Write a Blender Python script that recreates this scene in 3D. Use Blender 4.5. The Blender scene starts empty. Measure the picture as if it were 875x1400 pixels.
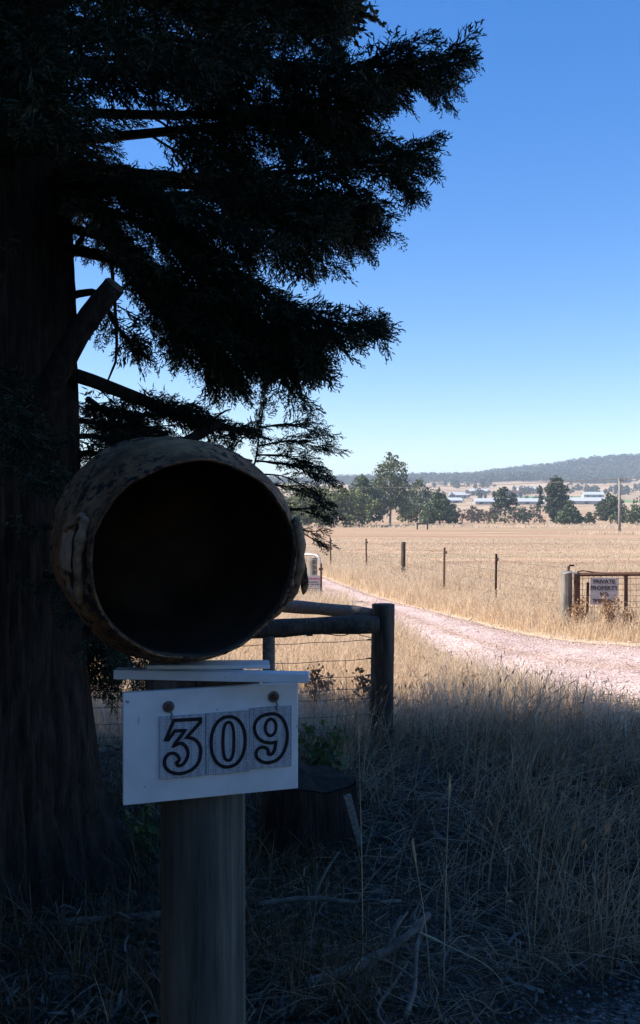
import bpy, bmesh, math, random
import numpy as np
from mathutils import Vector, Matrix, Euler

R = math.radians
rng = np.random.default_rng(309)
random.seed(309)
scene = bpy.context.scene
COL = scene.collection

# ------------------------------------------------------------------ camera, sky, sun, exposure
EYE = 2.1            # the camera stands on the raised verge, its eye 2.1 m above the driveway
FPX = 1180.0
cam_d = bpy.data.cameras.new("camera")
cam = bpy.data.objects.new("camera", cam_d)
COL.objects.link(cam)
cam.location = (0, 0, EYE)
cam.rotation_euler = (R(90 - 0.34), 0, 0)
cam_d.sensor_fit = 'VERTICAL'
cam_d.sensor_height = 36.0
cam_d.lens = 36.0 * FPX / 1400.0
cam_d.clip_start = 0.05
cam_d.clip_end = 12000
scene.camera = cam

SUN_EL = R(43)
SUN_DIR = Vector((-math.cos(SUN_EL) * 0.9995, -math.cos(SUN_EL) * 0.03, math.sin(SUN_EL)))   # towards the sun
world = bpy.data.worlds.new("World")
scene.world = world
world.use_nodes = True
wn = world.node_tree
bg = wn.nodes["Background"]
sky = wn.nodes.new("ShaderNodeTexSky")
sky.sky_type = 'NISHITA'
sky.sun_disc = False
sky.sun_elevation = SUN_EL
sky.sun_rotation = math.atan2(SUN_DIR.x, SUN_DIR.y)
sky.altitude = 300
sky.air_density = 1.0
sky.dust_density = 0.3
sky.ozone_density = 2.5
hs = wn.nodes.new("ShaderNodeHueSaturation")       # the phone's vivid rendering of a clear sky
hs.inputs["Saturation"].default_value = 1.56
hs.inputs["Hue"].default_value = 0.512
gm = wn.nodes.new("ShaderNodeGamma")              # and its soft tone curve
gm.inputs["Gamma"].default_value = 0.82
wn.links.new(sky.outputs[0], gm.inputs["Color"])
wn.links.new(gm.outputs[0], hs.inputs["Color"])
wn.links.new(hs.outputs[0], bg.inputs[0])
bg.inputs[1].default_value = 0.128

sun_d = bpy.data.lights.new("sun", 'SUN')
sun_d.energy = 4.6
sun_d.angle = R(0.53)
sun_d.color = (1.0, 0.90, 0.77)
sun = bpy.data.objects.new("sun", sun_d)
COL.objects.link(sun)
sun.location = SUN_DIR * 60
sun.rotation_euler = SUN_DIR.to_track_quat('Z', 'Y').to_euler()

vs = scene.view_settings
vs.view_transform = 'Standard'
vs.look = 'None'
vs.exposure = 1.2
vs.gamma = 1.0
vs.use_curve_mapping = False
scene.cycles.max_bounces = 8
scene.cycles.transparent_max_bounces = 8

# ------------------------------------------------------------------ helpers
def P(px, py, d):
    """point seen at photograph position (px, py) when it stands d metres ahead"""
    return Vector(((px - 437.5) / FPX * d, d, EYE - (py - 693.0) / FPX * d))

def S(t):
    t = np.clip(t, 0, 1)
    return t * t * (3 - 2 * t)

PROF_Y = [0, 26, 60, 130, 240, 300, 420, 560, 700, 850, 1050, 1120]
PROF_Z = [0, 0, -0.75, -2.05, -2.2, -1.7, 0.6, 3.6, 9.0, 17.0, 29.0, 31.0]
RID_X = [-2600, -1200, -400, 0, 156, 250, 330, 420, 556, 760, 1100, 2600]
RID_Z = [20, 28, 36, 41, 46, 51, 59, 70, 86, 100, 84, 50]

def zg(x, y):
    x = np.asarray(x, float); y = np.asarray(y, float)
    z = np.interp(y, PROF_Y, PROF_Z)
    near = 0.5 * (1 - S((y - 1.4) / 3.4))
    und = 0.018 * np.sin(x * 0.9 + 1.3) * np.sin(y * 0.55 + .4) * S((y - 4) / 4) * (1 - S((y - 60) / 40))
    hill = S((y - 560) / 400)
    und2 = hill * (2.2 * np.sin(x / 70.0 + y / 110.0) + 1.5 * np.sin(x / 31.0 - y / 53.0 + 2))
    rid = np.interp(x, RID_X, RID_Z)
    t = S((y - 1080) / 460)
    z = z * (1 - t) + rid * t + und2
    back = S((y - 1700) / 900)
    return z * (1 - 0.55 * back) + near + und

def zgf(x, y):
    return float(zg(x, y))

def newmat(name):
    m = bpy.data.materials.new(name)
    m.use_nodes = True
    nt = m.node_tree
    return m, nt, nt.nodes["Principled BSDF"]

def N(nt, kind, **kw):
    n = nt.nodes.new(kind)
    for k, v in kw.items():
        setattr(n, k, v)
    return n

def ramp(nt, fac, stops):
    r = nt.nodes.new("ShaderNodeValToRGB")
    el = r.color_ramp.elements
    while len(el) > 1:
        el.remove(el[0])
    el[0].position, el[0].color = stops[0][0], (*stops[0][1], 1)
    for p, c in stops[1:]:
        e = el.new(p)
        e.color = (*c, 1)
    if fac is not None:
        nt.links.new(fac, r.inputs[0])
    return r

def noise(nt, vec, scale, detail=6, rough=0.6, dist=0.0):
    n = nt.nodes.new("ShaderNodeTexNoise")
    n.inputs["Scale"].default_value = scale
    n.inputs["Detail"].default_value = detail
    n.inputs["Roughness"].default_value = rough
    n.inputs["Distortion"].default_value = dist
    if vec is not None:
        nt.links.new(vec, n.inputs["Vector"])
    return n

def coords(nt, scale=(1, 1, 1), kind="Object"):
    tc = nt.nodes.new("ShaderNodeTexCoord")
    mp = nt.nodes.new("ShaderNodeMapping")
    mp.inputs["Scale"].default_value = scale
    nt.links.new(tc.outputs[kind], mp.inputs["Vector"])
    return mp.outputs[0]

def bump(nt, bsdf, fac, strength, dist):
    b = nt.nodes.new("ShaderNodeBump")
    b.inputs["Strength"].default_value = strength
    b.inputs["Distance"].default_value = dist
    nt.links.new(fac, b.inputs["Height"])
    nt.links.new(b.outputs[0], bsdf.inputs["Normal"])
    return b

def mixc(nt, fac, a, b, mode='MIX'):
    n = nt.nodes.new("ShaderNodeMix")
    n.data_type = 'RGBA'
    n.blend_type = mode
    for sock, v in ((n.inputs[0], fac), (n.inputs[6], a), (n.inputs[7], b)):
        if isinstance(v, (int, float)):
            sock.default_value = v
        elif isinstance(v, tuple):
            sock.default_value = (*v, 1)
        else:
            nt.links.new(v, sock)
    return n.outputs[2]

def mottled(name, stops, scale, rough=0.85, stretch=(1, 1, 1), bs=0.4, bd=0.01, detail=7, metallic=0.0, spec=0.3, kind="Object"):
    m, nt, b = newmat(name)
    v = coords(nt, stretch, kind)
    n = noise(nt, v, scale, detail)
    r = ramp(nt, n.outputs[0], stops)
    nt.links.new(r.outputs[0], b.inputs["Base Color"])
    b.inputs["Roughness"].default_value = rough
    b.inputs["Metallic"].default_value = metallic
    b.inputs["Specular IOR Level"].default_value = spec
    if bs:
        n2 = noise(nt, v, scale * 2.3, detail)
        bump(nt, b, n2.outputs[0], bs, bd)
    return m

def leafy(name, stops, trans=0.35, rough=0.6):
    """foliage or grass: colour varies from piece to piece through the rnd attribute; some light passes through"""
    m, nt, b = newmat(name)
    at = N(nt, "ShaderNodeAttribute", attribute_name="rnd")
    r = ramp(nt, at.outputs["Fac"], stops)
    nt.links.new(r.outputs[0], b.inputs["Base Color"])
    b.inputs["Roughness"].default_value = rough
    b.inputs["Specular IOR Level"].default_value = 0.25
    tr = N(nt, "ShaderNodeBsdfTranslucent")
    nt.links.new(r.outputs[0], tr.inputs[0])
    mx = N(nt, "ShaderNodeMixShader")
    mx.inputs[0].default_value = trans
    nt.links.new(b.outputs[0], mx.inputs[1])
    nt.links.new(tr.outputs[0], mx.inputs[2])
    out = nt.nodes["Material Output"]
    nt.links.new(mx.outputs[0], out.inputs[0])
    return m

class MB:
    """collects shapes in world coordinates and links them as one mesh object"""
    def __init__(self):
        self.v = []; self.f = []
    def add(self, vs_, fs_):
        o = len(self.v)
        self.v += [Vector(p) for p in vs_]
        self.f += [tuple(i + o for i in q) for q in fs_]
        return self
    def box(self, c, sx, sy, sz, rot=None, bev=0.0):
        bm = bmesh.new()
        bmesh.ops.create_cube(bm, size=1.0)
        bmesh.ops.scale(bm, vec=(sx, sy, sz), verts=bm.verts)
        if bev:
            bmesh.ops.bevel(bm, geom=list(bm.edges), offset=bev, segments=2, affect='EDGES', profile=0.5)
        M = Matrix.Translation(Vector(c)) @ (rot.to_4x4() if rot is not None else Matrix.Identity(4))
        bm.verts.index_update()
        self.add([M @ v.co for v in bm.verts], [[v.index for v in f.verts] for f in bm.faces])
        bm.free()
        return self
    def tube(self, pts, rad, seg=8, cap=True, wob=0.0, flat=1.0):
        pts = [Vector(p) for p in pts]
        n = len(pts)
        rad = [rad] * n if isinstance(rad, (int, float)) else list(rad)
        o = len(self.v)
        prev = None
        for i, p in enumerate(pts):
            t = (pts[min(i + 1, n - 1)] - pts[max(i - 1, 0)]).normalized()
            if prev is None:
                a = t.cross(Vector((0, 0, 1)))
                if a.length < 0.05:
                    a = t.cross(Vector((0, 1, 0)))
                a.normalize()
            else:
                a = (prev - t * prev.dot(t)).normalized()
            prev = a
            b = t.cross(a)
            for k in range(seg):
                an = 2 * math.pi * k / seg
                rr = rad[i] * (1 + (wob * (random.random() - .5) if wob else 0))
                self.v.append(p + a * math.cos(an) * rr + b * math.sin(an) * rr * flat)
        for i in range(n - 1):
            for k in range(seg):
                k2 = (k + 1) % seg
                self.f.append((o + i * seg + k, o + i * seg + k2, o + (i + 1) * seg + k2, o + (i + 1) * seg + k))
        if cap:
            self.f.append(tuple(o + k for k in reversed(range(seg))))
            self.f.append(tuple(o + (n - 1) * seg + k for k in range(seg)))
        return self
    def build(self, name, mat, parent=None, base=None, smooth=False):
        me = bpy.data.meshes.new(name)
        o = bpy.data.objects.new(name, me)
        COL.objects.link(o)
        vv = self.v
        if parent is not None:
            inv = world_of(parent).inverted()
            vv = [inv @ p for p in vv]
            o.parent = parent
        elif base is not None:
            b = Vector(base)
            vv = [p - b for p in vv]
            o.location = b
        me.from_pydata([tuple(p) for p in vv], [], self.f)
        me.validate()
        if mat is not None:
            me.materials.append(mat)
        if smooth:
            me.shade_smooth()
        me.update()
        return o

def world_of(o):
    m = Matrix.LocRotScale(o.location, o.rotation_euler, o.scale)
    return m if o.parent is None else world_of(o.parent) @ m

def tag(o, label, cat, group=None):
    o["label"] = label; o["category"] = cat
    if group: o["group"] = group
    return o

def structure(o):
    o["kind"] = "structure"; return o

def stuff(o, label=None, cat=None):
    o["kind"] = "stuff"
    if label: o["label"] = label
    if cat: o["category"] = cat
    return o

def empty(name, loc, label, cat, group=None, rz=0.0):
    o = bpy.data.objects.new(name, None)
    o.empty_display_size = 0.2
    COL.objects.link(o)
    o.location = loc
    o.rotation_euler = (0, 0, rz)
    return tag(o, label, cat, group)

def np_mesh(name, verts, tris, mat, rnd=None, parent=None, base=(0, 0, 0), smooth=False):
    verts = np.asarray(verts, np.float32) - np.asarray(base, np.float32)
    tris = np.asarray(tris, np.int32)
    me = bpy.data.meshes.new(name)
    me.vertices.add(len(verts)); me.vertices.foreach_set("co", verts.ravel())
    k = tris.shape[1]
    me.loops.add(tris.size); me.loops.foreach_set("vertex_index", tris.ravel())
    me.polygons.add(len(tris))
    me.polygons.foreach_set("loop_start", np.arange(0, tris.size, k, dtype=np.int32))
    me.update(calc_edges=True)
    if rnd is not None:
        a = me.attributes.new("rnd", 'FLOAT', 'POINT')
        a.data.foreach_set("value", np.asarray(rnd, np.float32))
    if mat is not None: me.materials.append(mat)
    if smooth: me.shade_smooth()
    o = bpy.data.objects.new(name, me)
    COL.objects.link(o)
    if parent is not None: o.parent = parent
    else: o.location = base
    return o

def catmull(pts, n):
    pts = [Vector(p) for p in pts]
    p = [pts[0] * 2 - pts[1]] + pts + [pts[-1] * 2 - pts[-2]]
    out = []
    for k in range(n):
        t = k / (n - 1) * (len(pts) - 1)
        i = min(int(t), len(pts) - 2); f = t - i
        a, b, c, d = p[i], p[i + 1], p[i + 2], p[i + 3]
        out.append(0.5 * ((2 * b) + (c - a) * f + (2 * a - 5 * b + 4 * c - d) * f * f + (3 * b - a - 3 * c + d) * f ** 3))
    return out

# ------------------------------------------------------------------ materials
def ground_mat():
    m, nt, b = newmat("dry_ground")
    v = coords(nt)
    n1 = noise(nt, v, 0.35, 6)
    n2 = noise(nt, v, 9.0, 8, 0.7)
    geo = N(nt, "ShaderNodeNewGeometry")
    sx = N(nt, "ShaderNodeSeparateXYZ")
    nt.links.new(geo.outputs["Position"], sx.inputs[0])
    # bare earth and leaf litter under the trees, straw-coloured turf further off
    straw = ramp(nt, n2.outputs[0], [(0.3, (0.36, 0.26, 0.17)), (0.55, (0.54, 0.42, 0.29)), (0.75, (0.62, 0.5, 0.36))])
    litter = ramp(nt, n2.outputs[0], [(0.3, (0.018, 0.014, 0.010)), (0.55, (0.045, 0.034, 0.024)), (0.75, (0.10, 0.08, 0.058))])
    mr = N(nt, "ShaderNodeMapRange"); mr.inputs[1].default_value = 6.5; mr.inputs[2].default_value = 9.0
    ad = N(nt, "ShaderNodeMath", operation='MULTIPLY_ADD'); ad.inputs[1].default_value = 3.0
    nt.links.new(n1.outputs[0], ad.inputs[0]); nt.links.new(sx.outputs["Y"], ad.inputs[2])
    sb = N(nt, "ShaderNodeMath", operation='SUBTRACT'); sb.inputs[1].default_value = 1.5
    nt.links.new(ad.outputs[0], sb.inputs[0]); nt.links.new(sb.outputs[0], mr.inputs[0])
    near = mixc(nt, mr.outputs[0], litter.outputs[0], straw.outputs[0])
    # mown paddock: swathes left by the mower
    vs_ = coords(nt, (0.012, 0.16, 1))
    n3 = noise(nt, vs_, 1.0, 5, 0.6)
    vt = coords(nt, (0.9, 3.2, 1))
    n4 = noise(nt, vt, 1.0, 8, 0.75)
    sw = ramp(nt, n3.outputs[0], [(0.34, (0.27, 0.17, 0.105)), (0.43, (0.35, 0.23, 0.15)), (0.49, (0.46, 0.335, 0.225)), (0.55, (0.37, 0.25, 0.165)), (0.61, (0.30, 0.24, 0.15)), (0.68, (0.46, 0.35, 0.23))])
    fine = ramp(nt, n4.outputs[0], [(0.3, (0.62, 0.6, 0.56)), (0.65, (1.12, 1.1, 1.08))])
    pad = mixc(nt, 1.0, sw.outputs[0], fine.outputs[0], 'MULTIPLY')
    mr2 = N(nt, "ShaderNodeMapRange"); mr2.inputs[1].default_value = 29; mr2.inputs[2].default_value = 36
    nt.links.new(sb.outputs[0], mr2.inputs[0])
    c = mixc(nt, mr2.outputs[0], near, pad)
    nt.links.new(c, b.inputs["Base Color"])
    b.inputs["Roughness"].default_value = 0.95
    b.inputs["Specular IOR Level"].default_value = 0.1
    bump(nt, b, n2.outputs[0], 0.6, 0.03)
    return m

def hill_mat():
    m, nt, b = newmat("hill_pasture")
    v = coords(nt)
    n1 = noise(nt, v, 0.012, 6)
    n2 = noise(nt, v, 0.12, 6)
    c1 = ramp(nt, n1.outputs[0], [(0.35, (0.30, 0.22, 0.145)), (0.5, (0.40, 0.30, 0.20)), (0.62, (0.46, 0.36, 0.26))])
    c2 = ramp(nt, n2.outputs[0], [(0.3, (0.75, 0.75, 0.72)), (0.7, (1.1, 1.1, 1.1))])
    c = mixc(nt, 1.0, c1.outputs[0], c2.outputs[0], 'MULTIPLY')
    geo = N(nt, "ShaderNodeNewGeometry"); sx = N(nt, "ShaderNodeSeparateXYZ")
    nt.links.new(geo.outputs["Position"], sx.inputs[0])
    # one irrigated green field on the lower slope
    def band(sock, lo, hi, soft):
        a = N(nt, "ShaderNodeMapRange"); a.inputs[1].default_value = lo - soft; a.inputs[2].default_value = lo
        d = N(nt, "ShaderNodeMapRange"); d.inputs[1].default_value = hi + soft; d.inputs[2].default_value = hi
        nt.links.new(sock, a.inputs[0]); nt.links.new(sock, d.inputs[0])
        mu = N(nt, "ShaderNodeMath", operation='MULTIPLY')
        nt.links.new(a.outputs[0], mu.inputs[0]); nt.links.new(d.outputs[0], mu.inputs[1])
        return mu.outputs[0]
    mu = N(nt, "ShaderNodeMath", operation='MULTIPLY')
    nt.links.new(band(sx.outputs["X"], 165, 232, 6), mu.inputs[0])
    nt.links.new(band(sx.outputs["Y"], 600, 735, 8), mu.inputs[1])
    c = mixc(nt, mu.outputs[0], c, (0.14, 0.22, 0.10))
    # under the forest the ground is dark litter
    fo = N(nt, "ShaderNodeMapRange"); fo.inputs[1].default_value = 1200; fo.inputs[2].default_value = 1300
    nt.links.new(sx.outputs["Y"], fo.inputs[0])
    c = mixc(nt, fo.outputs[0], c, (0.07, 0.07, 0.045))
    nt.links.new(c, b.inputs["Base Color"])
    b.inputs["Roughness"].default_value = 1.0
    b.inputs["Specular IOR Level"].default_value = 0.05
    return m

def gravel_mat(name, stops, scale, ruts=False):
    m, nt, b = newmat(name)
    v = coords(nt)
    vo = N(nt, "ShaderNodeTexVoronoi"); vo.inputs["Scale"].default_value = scale
    nt.links.new(v, vo.inputs["Vector"])
    n1 = noise(nt, v, 1.1, 6, 0.65)
    sep = N(nt, "ShaderNodeSeparateColor")
    nt.links.new(vo.outputs["Color"], sep.inputs[0])
    c = ramp(nt, sep.outputs[0], stops)
    big = ramp(nt, n1.outputs[0], [(0.3, (0.72, 0.68, 0.66)), (0.65, (1.1, 1.08, 1.06))])
    cc = mixc(nt, 1.0, c.outputs[0], big.outputs[0], 'MULTIPLY')
    if ruts:        # two wheel tracks worn pale and fine, earthier crown and edges between them
        at = N(nt, "ShaderNodeAttribute", attribute_name="across")
        wob = N(nt, "ShaderNodeMath", operation='MULTIPLY_ADD'); wob.inputs[1].default_value = .16
        n5 = noise(nt, v, .8, 4)
        nt.links.new(n5.outputs[0], wob.inputs[0]); nt.links.new(at.outputs["Fac"], wob.inputs[2])
        tr_ = ramp(nt, wob.outputs[0], [(0.08, (0.72, 0.62, 0.52)), (0.2, (.93, .9, .87)), (0.32, (1.1, 1.08, 1.07)), (0.42, (1.08, 1.06, 1.05)), (0.55, (0.82, 0.74, 0.66)), (0.7, (1.08, 1.06, 1.05)), (0.82, (1.1, 1.08, 1.07)), (0.98, (0.8, 0.72, 0.63))])
        cc = mixc(nt, 1.0, cc, tr_.outputs[0], 'MULTIPLY')
    nt.links.new(cc, b.inputs["Base Color"])
    b.inputs["Roughness"].default_value = 0.9
    b.inputs["Specular IOR Level"].default_value = 0.2
    bump(nt, b, vo.outputs["Distance"], 0.9, 0.02)
    return m

def bark_mat(name, dark, light):
    m, nt, b = newmat(name)
    v = coords(nt, (7, 7, 0.95))
    n = noise(nt, v, 3.0, 9, 0.7, 0.6)
    n2 = noise(nt, coords(nt, (30, 30, 1.2)), 3.0, 6, 0.7)
    mid = tuple((a + c) / 2 for a, c in zip(dark, light))
    c = ramp(nt, n.outputs[0], [(0.3, dark), (0.52, mid), (0.72, light)])
    nt.links.new(c.outputs[0], b.inputs["Base Color"])
    b.inputs["Roughness"].default_value = 0.95
    b.inputs["Specular IOR Level"].default_value = 0.1
    mx = N(nt, "ShaderNodeMath", operation='ADD')
    nt.links.new(n.outputs[0], mx.inputs[0]); nt.links.new(n2.outputs[0], mx.inputs[1])
    bump(nt, b, mx.outputs[0], 1.0, 0.05)
    return m

def timber_mat(name, dark, mid, light, sc=1.0):
    """weathered post: grain and checks run along the piece (object z)"""
    m, nt, b = newmat(name)
    v = coords(nt, (30 * sc, 30 * sc, 1.6 * sc))
    n = noise(nt, v, 2.0, 8, 0.65, 0.3)
    blot = noise(nt, coords(nt, (3, 3, 1.4)), 2.0, 5)
    c = ramp(nt, n.outputs[0], [(0.28, dark), (0.46, mid), (0.7, light)])
    d = ramp(nt, blot.outputs[0], [(0.3, (0.6, 0.6, 0.62)), (0.65, (1.1, 1.08, 1.05))])
    cc = mixc(nt, 1.0, c.outputs[0], d.outputs[0], 'MULTIPLY')
    ck = noise(nt, coords(nt, (44 * sc, 44 * sc, 0.7 * sc)), 1.6, 3, 0.5, 0.2)
    ckr = ramp(nt, ck.outputs[0], [(0.295, (1, 1, 1)), (0.325, (0, 0, 0))])
    cc = mixc(nt, ckr.outputs[0], cc, tuple(c * .35 for c in dark))
    nt.links.new(cc, b.inputs["Base Color"])
    b.inputs["Roughness"].default_value = 0.9
    b.inputs["Specular IOR Level"].default_value = 0.15
    bump(nt, b, n.outputs[0], 0.8, 0.006)
    return m

def drum_mat():
    m, nt, b = newmat("rusty_drum_skin")
    v = coords(nt)
    n1 = noise(nt, v, 9.0, 10, 0.72)
    n2 = noise(nt, v, 52.0, 7, 0.72)
    n3 = noise(nt, v, 3.2, 4, 0.5)
    base = ramp(nt, n1.outputs[0], [(0.36, (0.11, 0.047, 0.02)), (0.46, (0.20, 0.095, 0.04)), (0.54, (0.28, 0.145, 0.065)), (0.64, (0.38, 0.215, 0.105))])
    spk = ramp(nt, n2.outputs[0], [(0.44, (0.0, 0.0, 0.0)), (0.49, (1, 1, 1))])
    spk.color_ramp.interpolation = 'EASE'
    area = ramp(nt, n3.outputs[0], [(0.32, (0, 0, 0)), (0.44, (1, 1, 1))])
    fac = mixc(nt, area.outputs[0], (1.0, 1.0, 1.0), spk.outputs[0])
    c = mixc(nt, fac, (0.022, 0.017, 0.015), base.outputs[0])
    nt.links.new(c, b.inputs["Base Color"])
    b.inputs["Roughness"].default_value = 0.8
    b.inputs["Specular IOR Level"].default_value = 0.25
    ad = N(nt, "ShaderNodeMath", operation='ADD')
    nt.links.new(n1.outputs[0], ad.inputs[0]); nt.links.new(fac, ad.inputs[1])
    bump(nt, b, ad.outputs[0], 0.6, 0.004)
    return m

def tile_mat():
    """glazed number tile: pale blue-grey ground with small stamped dots"""
    m, nt, b = newmat("number_tile_face")
    v = coords(nt, (260, 260, 260))
    vo = N(nt, "ShaderNodeTexVoronoi"); vo.inputs["Scale"].default_value = 1.0; vo.inputs["Randomness"].default_value = 0.25
    nt.links.new(v, vo.inputs["Vector"])
    c = ramp(nt, vo.outputs["Distance"], [(0.2, (0.20, 0.22, 0.26)), (0.5, (0.47, 0.48, 0.51))])
    n = noise(nt, coords(nt), 22, 6)
    d = ramp(nt, n.outputs[0], [(0.3, (0.75, 0.75, 0.75)), (0.6, (1, 1, 1))])
    nt.links.new(mixc(nt, 1.0, c.outputs[0], d.outputs[0], 'MULTIPLY'), b.inputs["Base Color"])
    b.inputs["Roughness"].default_value = 0.35
    bump(nt, b, vo.outputs["Distance"], 0.4, 0.001)
    return m

def white_board_mat():
    m, nt, b = newmat("chipped_white_paint")
    v = coords(nt)
    n = noise(nt, v, 60, 6, 0.7)
    st = noise(nt, coords(nt, (55, 55, 12)), 1.0, 7, 0.75)
    n3 = noise(nt, v, 7, 5)
    base = ramp(nt, n3.outputs[0], [(0.3, (0.60, 0.60, 0.585)), (0.6, (0.80, 0.80, 0.79))])
    chip = ramp(nt, st.outputs[0], [(0.64, (0, 0, 0)), (0.68, (1, 1, 1))])
    chip2 = ramp(nt, n.outputs[0], [(0.655, (0, 0, 0)), (0.69, (1, 1, 1))])
    c = mixc(nt, chip.outputs[0], base.outputs[0], (0.36, 0.33, 0.29))
    c = mixc(nt, chip2.outputs[0], c, (0.16, 0.14, 0.12))
    nt.links.new(c, b.inputs["Base Color"])
    b.inputs["Roughness"].default_value = 0.55
    bump(nt, b, n.outputs[0], 0.15, 0.001)
    return m

def flatm(name, col, rough=0.6, metallic=0.0, var=0.25, scale=30):
    return mottled(name, [(0.3, tuple(c * (1 - var) for c in col)), (0.7, tuple(min(1, c * (1 + var)) for c in col))], scale, rough, bs=0.15, bd=0.002, metallic=metallic)

M = {}
M["ground"] = ground_mat()
M["hill"] = hill_mat()
M["gravel"] = gravel_mat("pink_gravel", [(0.0, (0.16, 0.11, 0.10)), (0.14, (0.42, 0.325, 0.30)), (0.8, (0.56, 0.46, 0.435)), (1.0, (0.68, 0.59, 0.565))], 30, True)
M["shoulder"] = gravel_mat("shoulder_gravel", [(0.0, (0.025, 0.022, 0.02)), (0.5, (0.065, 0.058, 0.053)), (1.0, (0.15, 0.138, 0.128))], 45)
M["asphalt"] = gravel_mat("worn_asphalt", [(0.0, (0.03, 0.03, 0.03)), (1.0, (0.07, 0.07, 0.068))], 90)
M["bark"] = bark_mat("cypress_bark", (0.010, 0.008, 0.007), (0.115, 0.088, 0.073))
M["bark_far"] = bark_mat("grey_bark", (0.06, 0.05, 0.04), (0.22, 0.19, 0.16))
M["bark_birch"] = bark_mat("birch_bark", (0.18, 0.16, 0.14), (0.55, 0.52, 0.48))
M["endgrain"] = mottled("cut_wood", [(0.3, (0.05, 0.04, 0.032)), (0.7, (0.13, 0.105, 0.085))], 18)
def ring_mat():
    m, nt, b = newmat("weathered_growth_rings")
    v = coords(nt)
    w = N(nt, "ShaderNodeTexWave", wave_type='RINGS', rings_direction='Z')
    w.inputs["Scale"].default_value = 16; w.inputs["Distortion"].default_value = 9.0; w.inputs["Detail"].default_value = 4
    nt.links.new(v, w.inputs["Vector"])
    n = noise(nt, v, 9, 7, .7)
    a = ramp(nt, w.outputs["Fac"], [(0.2, (0.028, 0.023, 0.019)), (0.8, (0.045, 0.037, 0.03))])
    d = ramp(nt, n.outputs[0], [(0.35, (0.45, 0.45, 0.45)), (0.6, (1.1, 1.1, 1.1))])
    nt.links.new(mixc(nt, 1.0, a.outputs[0], d.outputs[0], 'MULTIPLY'), b.inputs["Base Color"])
    b.inputs["Roughness"].default_value = 0.95; b.inputs["Specular IOR Level"].default_value = 0.1
    bump(nt, b, n.outputs[0], 0.8, 0.01)
    return m
M["rings"] = ring_mat()
M["post"] = timber_mat("treated_post", (0.028, 0.034, 0.03), (0.085, 0.09, 0.078), (0.15, 0.145, 0.12))
M["fence_post"] = timber_mat("old_fence_post", (0.025, 0.02, 0.017), (0.07, 0.057, 0.047), (0.15, 0.125, 0.105))
M["grey_post"] = timber_mat("bleached_post", (0.11, 0.10, 0.085), (0.22, 0.20, 0.175), (0.34, 0.315, 0.28))
M["rail"] = mottled("grey_rail_wood", [(0.3, (0.06, 0.05, 0.042)), (0.5, (0.18, 0.155, 0.135)), (0.7, (0.30, 0.265, 0.23))], 12, stretch=(1, 8, 8))
M["stick"] = mottled("dead_branch_bark", [(0.3, (0.07, 0.052, 0.04)), (0.7, (0.22, 0.17, 0.13))], 20)
M["picket"] = flatm("rusted_steel_picket", (0.085, 0.05, 0.038), 0.7, 0.3)
M["wire"] = flatm("weathered_wire", (0.16, 0.14, 0.125), 0.5, 0.7)
M["drum"] = drum_mat()
M["drum_in"] = mottled("drum_inside", [(0.3, (0.035, 0.022, 0.015)), (0.7, (0.12, 0.072, 0.044))], 11)
M["drum_shade"] = mottled("painted_grip_shade", [(0.3, (0.008, 0.007, 0.006)), (0.7, (0.03, 0.022, 0.016))], 11)  # near-black colour standing for the shade inside the grips
M["drum_edge"] = mottled("worn_grip_edge", [(0.35, (0.12, 0.06, 0.03)), (0.6, (0.40, 0.25, 0.14))], 40)
M["drum_tan"] = mottled("bare_tan_patch", [(0.3, (0.30, 0.19, 0.11)), (0.7, (0.55, 0.38, 0.24))], 22)
M["white"] = white_board_mat()
M["tile"] = tile_mat()
M["ink"] = flatm("black_glaze", (0.012, 0.012, 0.016), 0.4)
M["bolt"] = flatm("zinc_washer", (0.16, 0.15, 0.14), 0.5, 0.8)
M["black"] = flatm("black_plastic", (0.02, 0.02, 0.02), 0.5)
M["steel"] = flatm("galvanised_pipe", (0.52, 0.52, 0.52), 0.4, 0.6)
M["rust"] = mottled("rusted_gate_steel", [(0.3, (0.055, 0.028, 0.02)), (0.7, (0.15, 0.08, 0.055))], 25, 0.8, metallic=0.2)
M["sign_white"] = flatm("white_sign_sheet", (0.62, 0.58, 0.57), 0.5, var=0.06, scale=8)
M["sign_shade_tone"] = mottled("shade_toned_sign_sheet", [(0.3, (0.30, 0.27, 0.29)), (0.7, (0.40, 0.37, 0.385))], 6, 0.5, bs=0.1)  # white sheet toned lilac-grey, its shade put into the base colour
M["sign_red"] = flatm("red_print", (0.5, 0.04, 0.07), 0.5, var=0.1)
M["sign_ink"] = flatm("dark_print", (0.05, 0.035, 0.045), 0.6, var=0.1)
M["roof"] = flatm("white_metal_roof", (0.50, 0.53, 0.56), 0.45, 0.2, var=0.06, scale=2)
M["shed"] = flatm("shed_wall", (0.30, 0.29, 0.28), 0.7, var=0.1, scale=2)
M["dark"] = flatm("dark_opening", (0.02, 0.02, 0.02), 0.8)
M["pole"] = timber_mat("power_pole_wood", (0.14, 0.12, 0.10), (0.26, 0.235, 0.21), (0.36, 0.33, 0.3))
M["porcelain"] = flatm("brown_insulator", (0.12, 0.07, 0.05), 0.3)
M["cow"] = flatm("black_hide", (0.022, 0.018, 0.016), 0.7, scale=3)
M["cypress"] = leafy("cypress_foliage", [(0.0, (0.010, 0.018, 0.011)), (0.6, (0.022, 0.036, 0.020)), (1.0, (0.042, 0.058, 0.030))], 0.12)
M["grass_dry"] = leafy("dry_grass", [(0.0, (0.52, 0.39, 0.25)), (0.4, (0.68, 0.54, 0.38)), (0.75, (0.80, 0.68, 0.51)), (1.0, (0.44, 0.28, 0.19))], 0.58)
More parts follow.
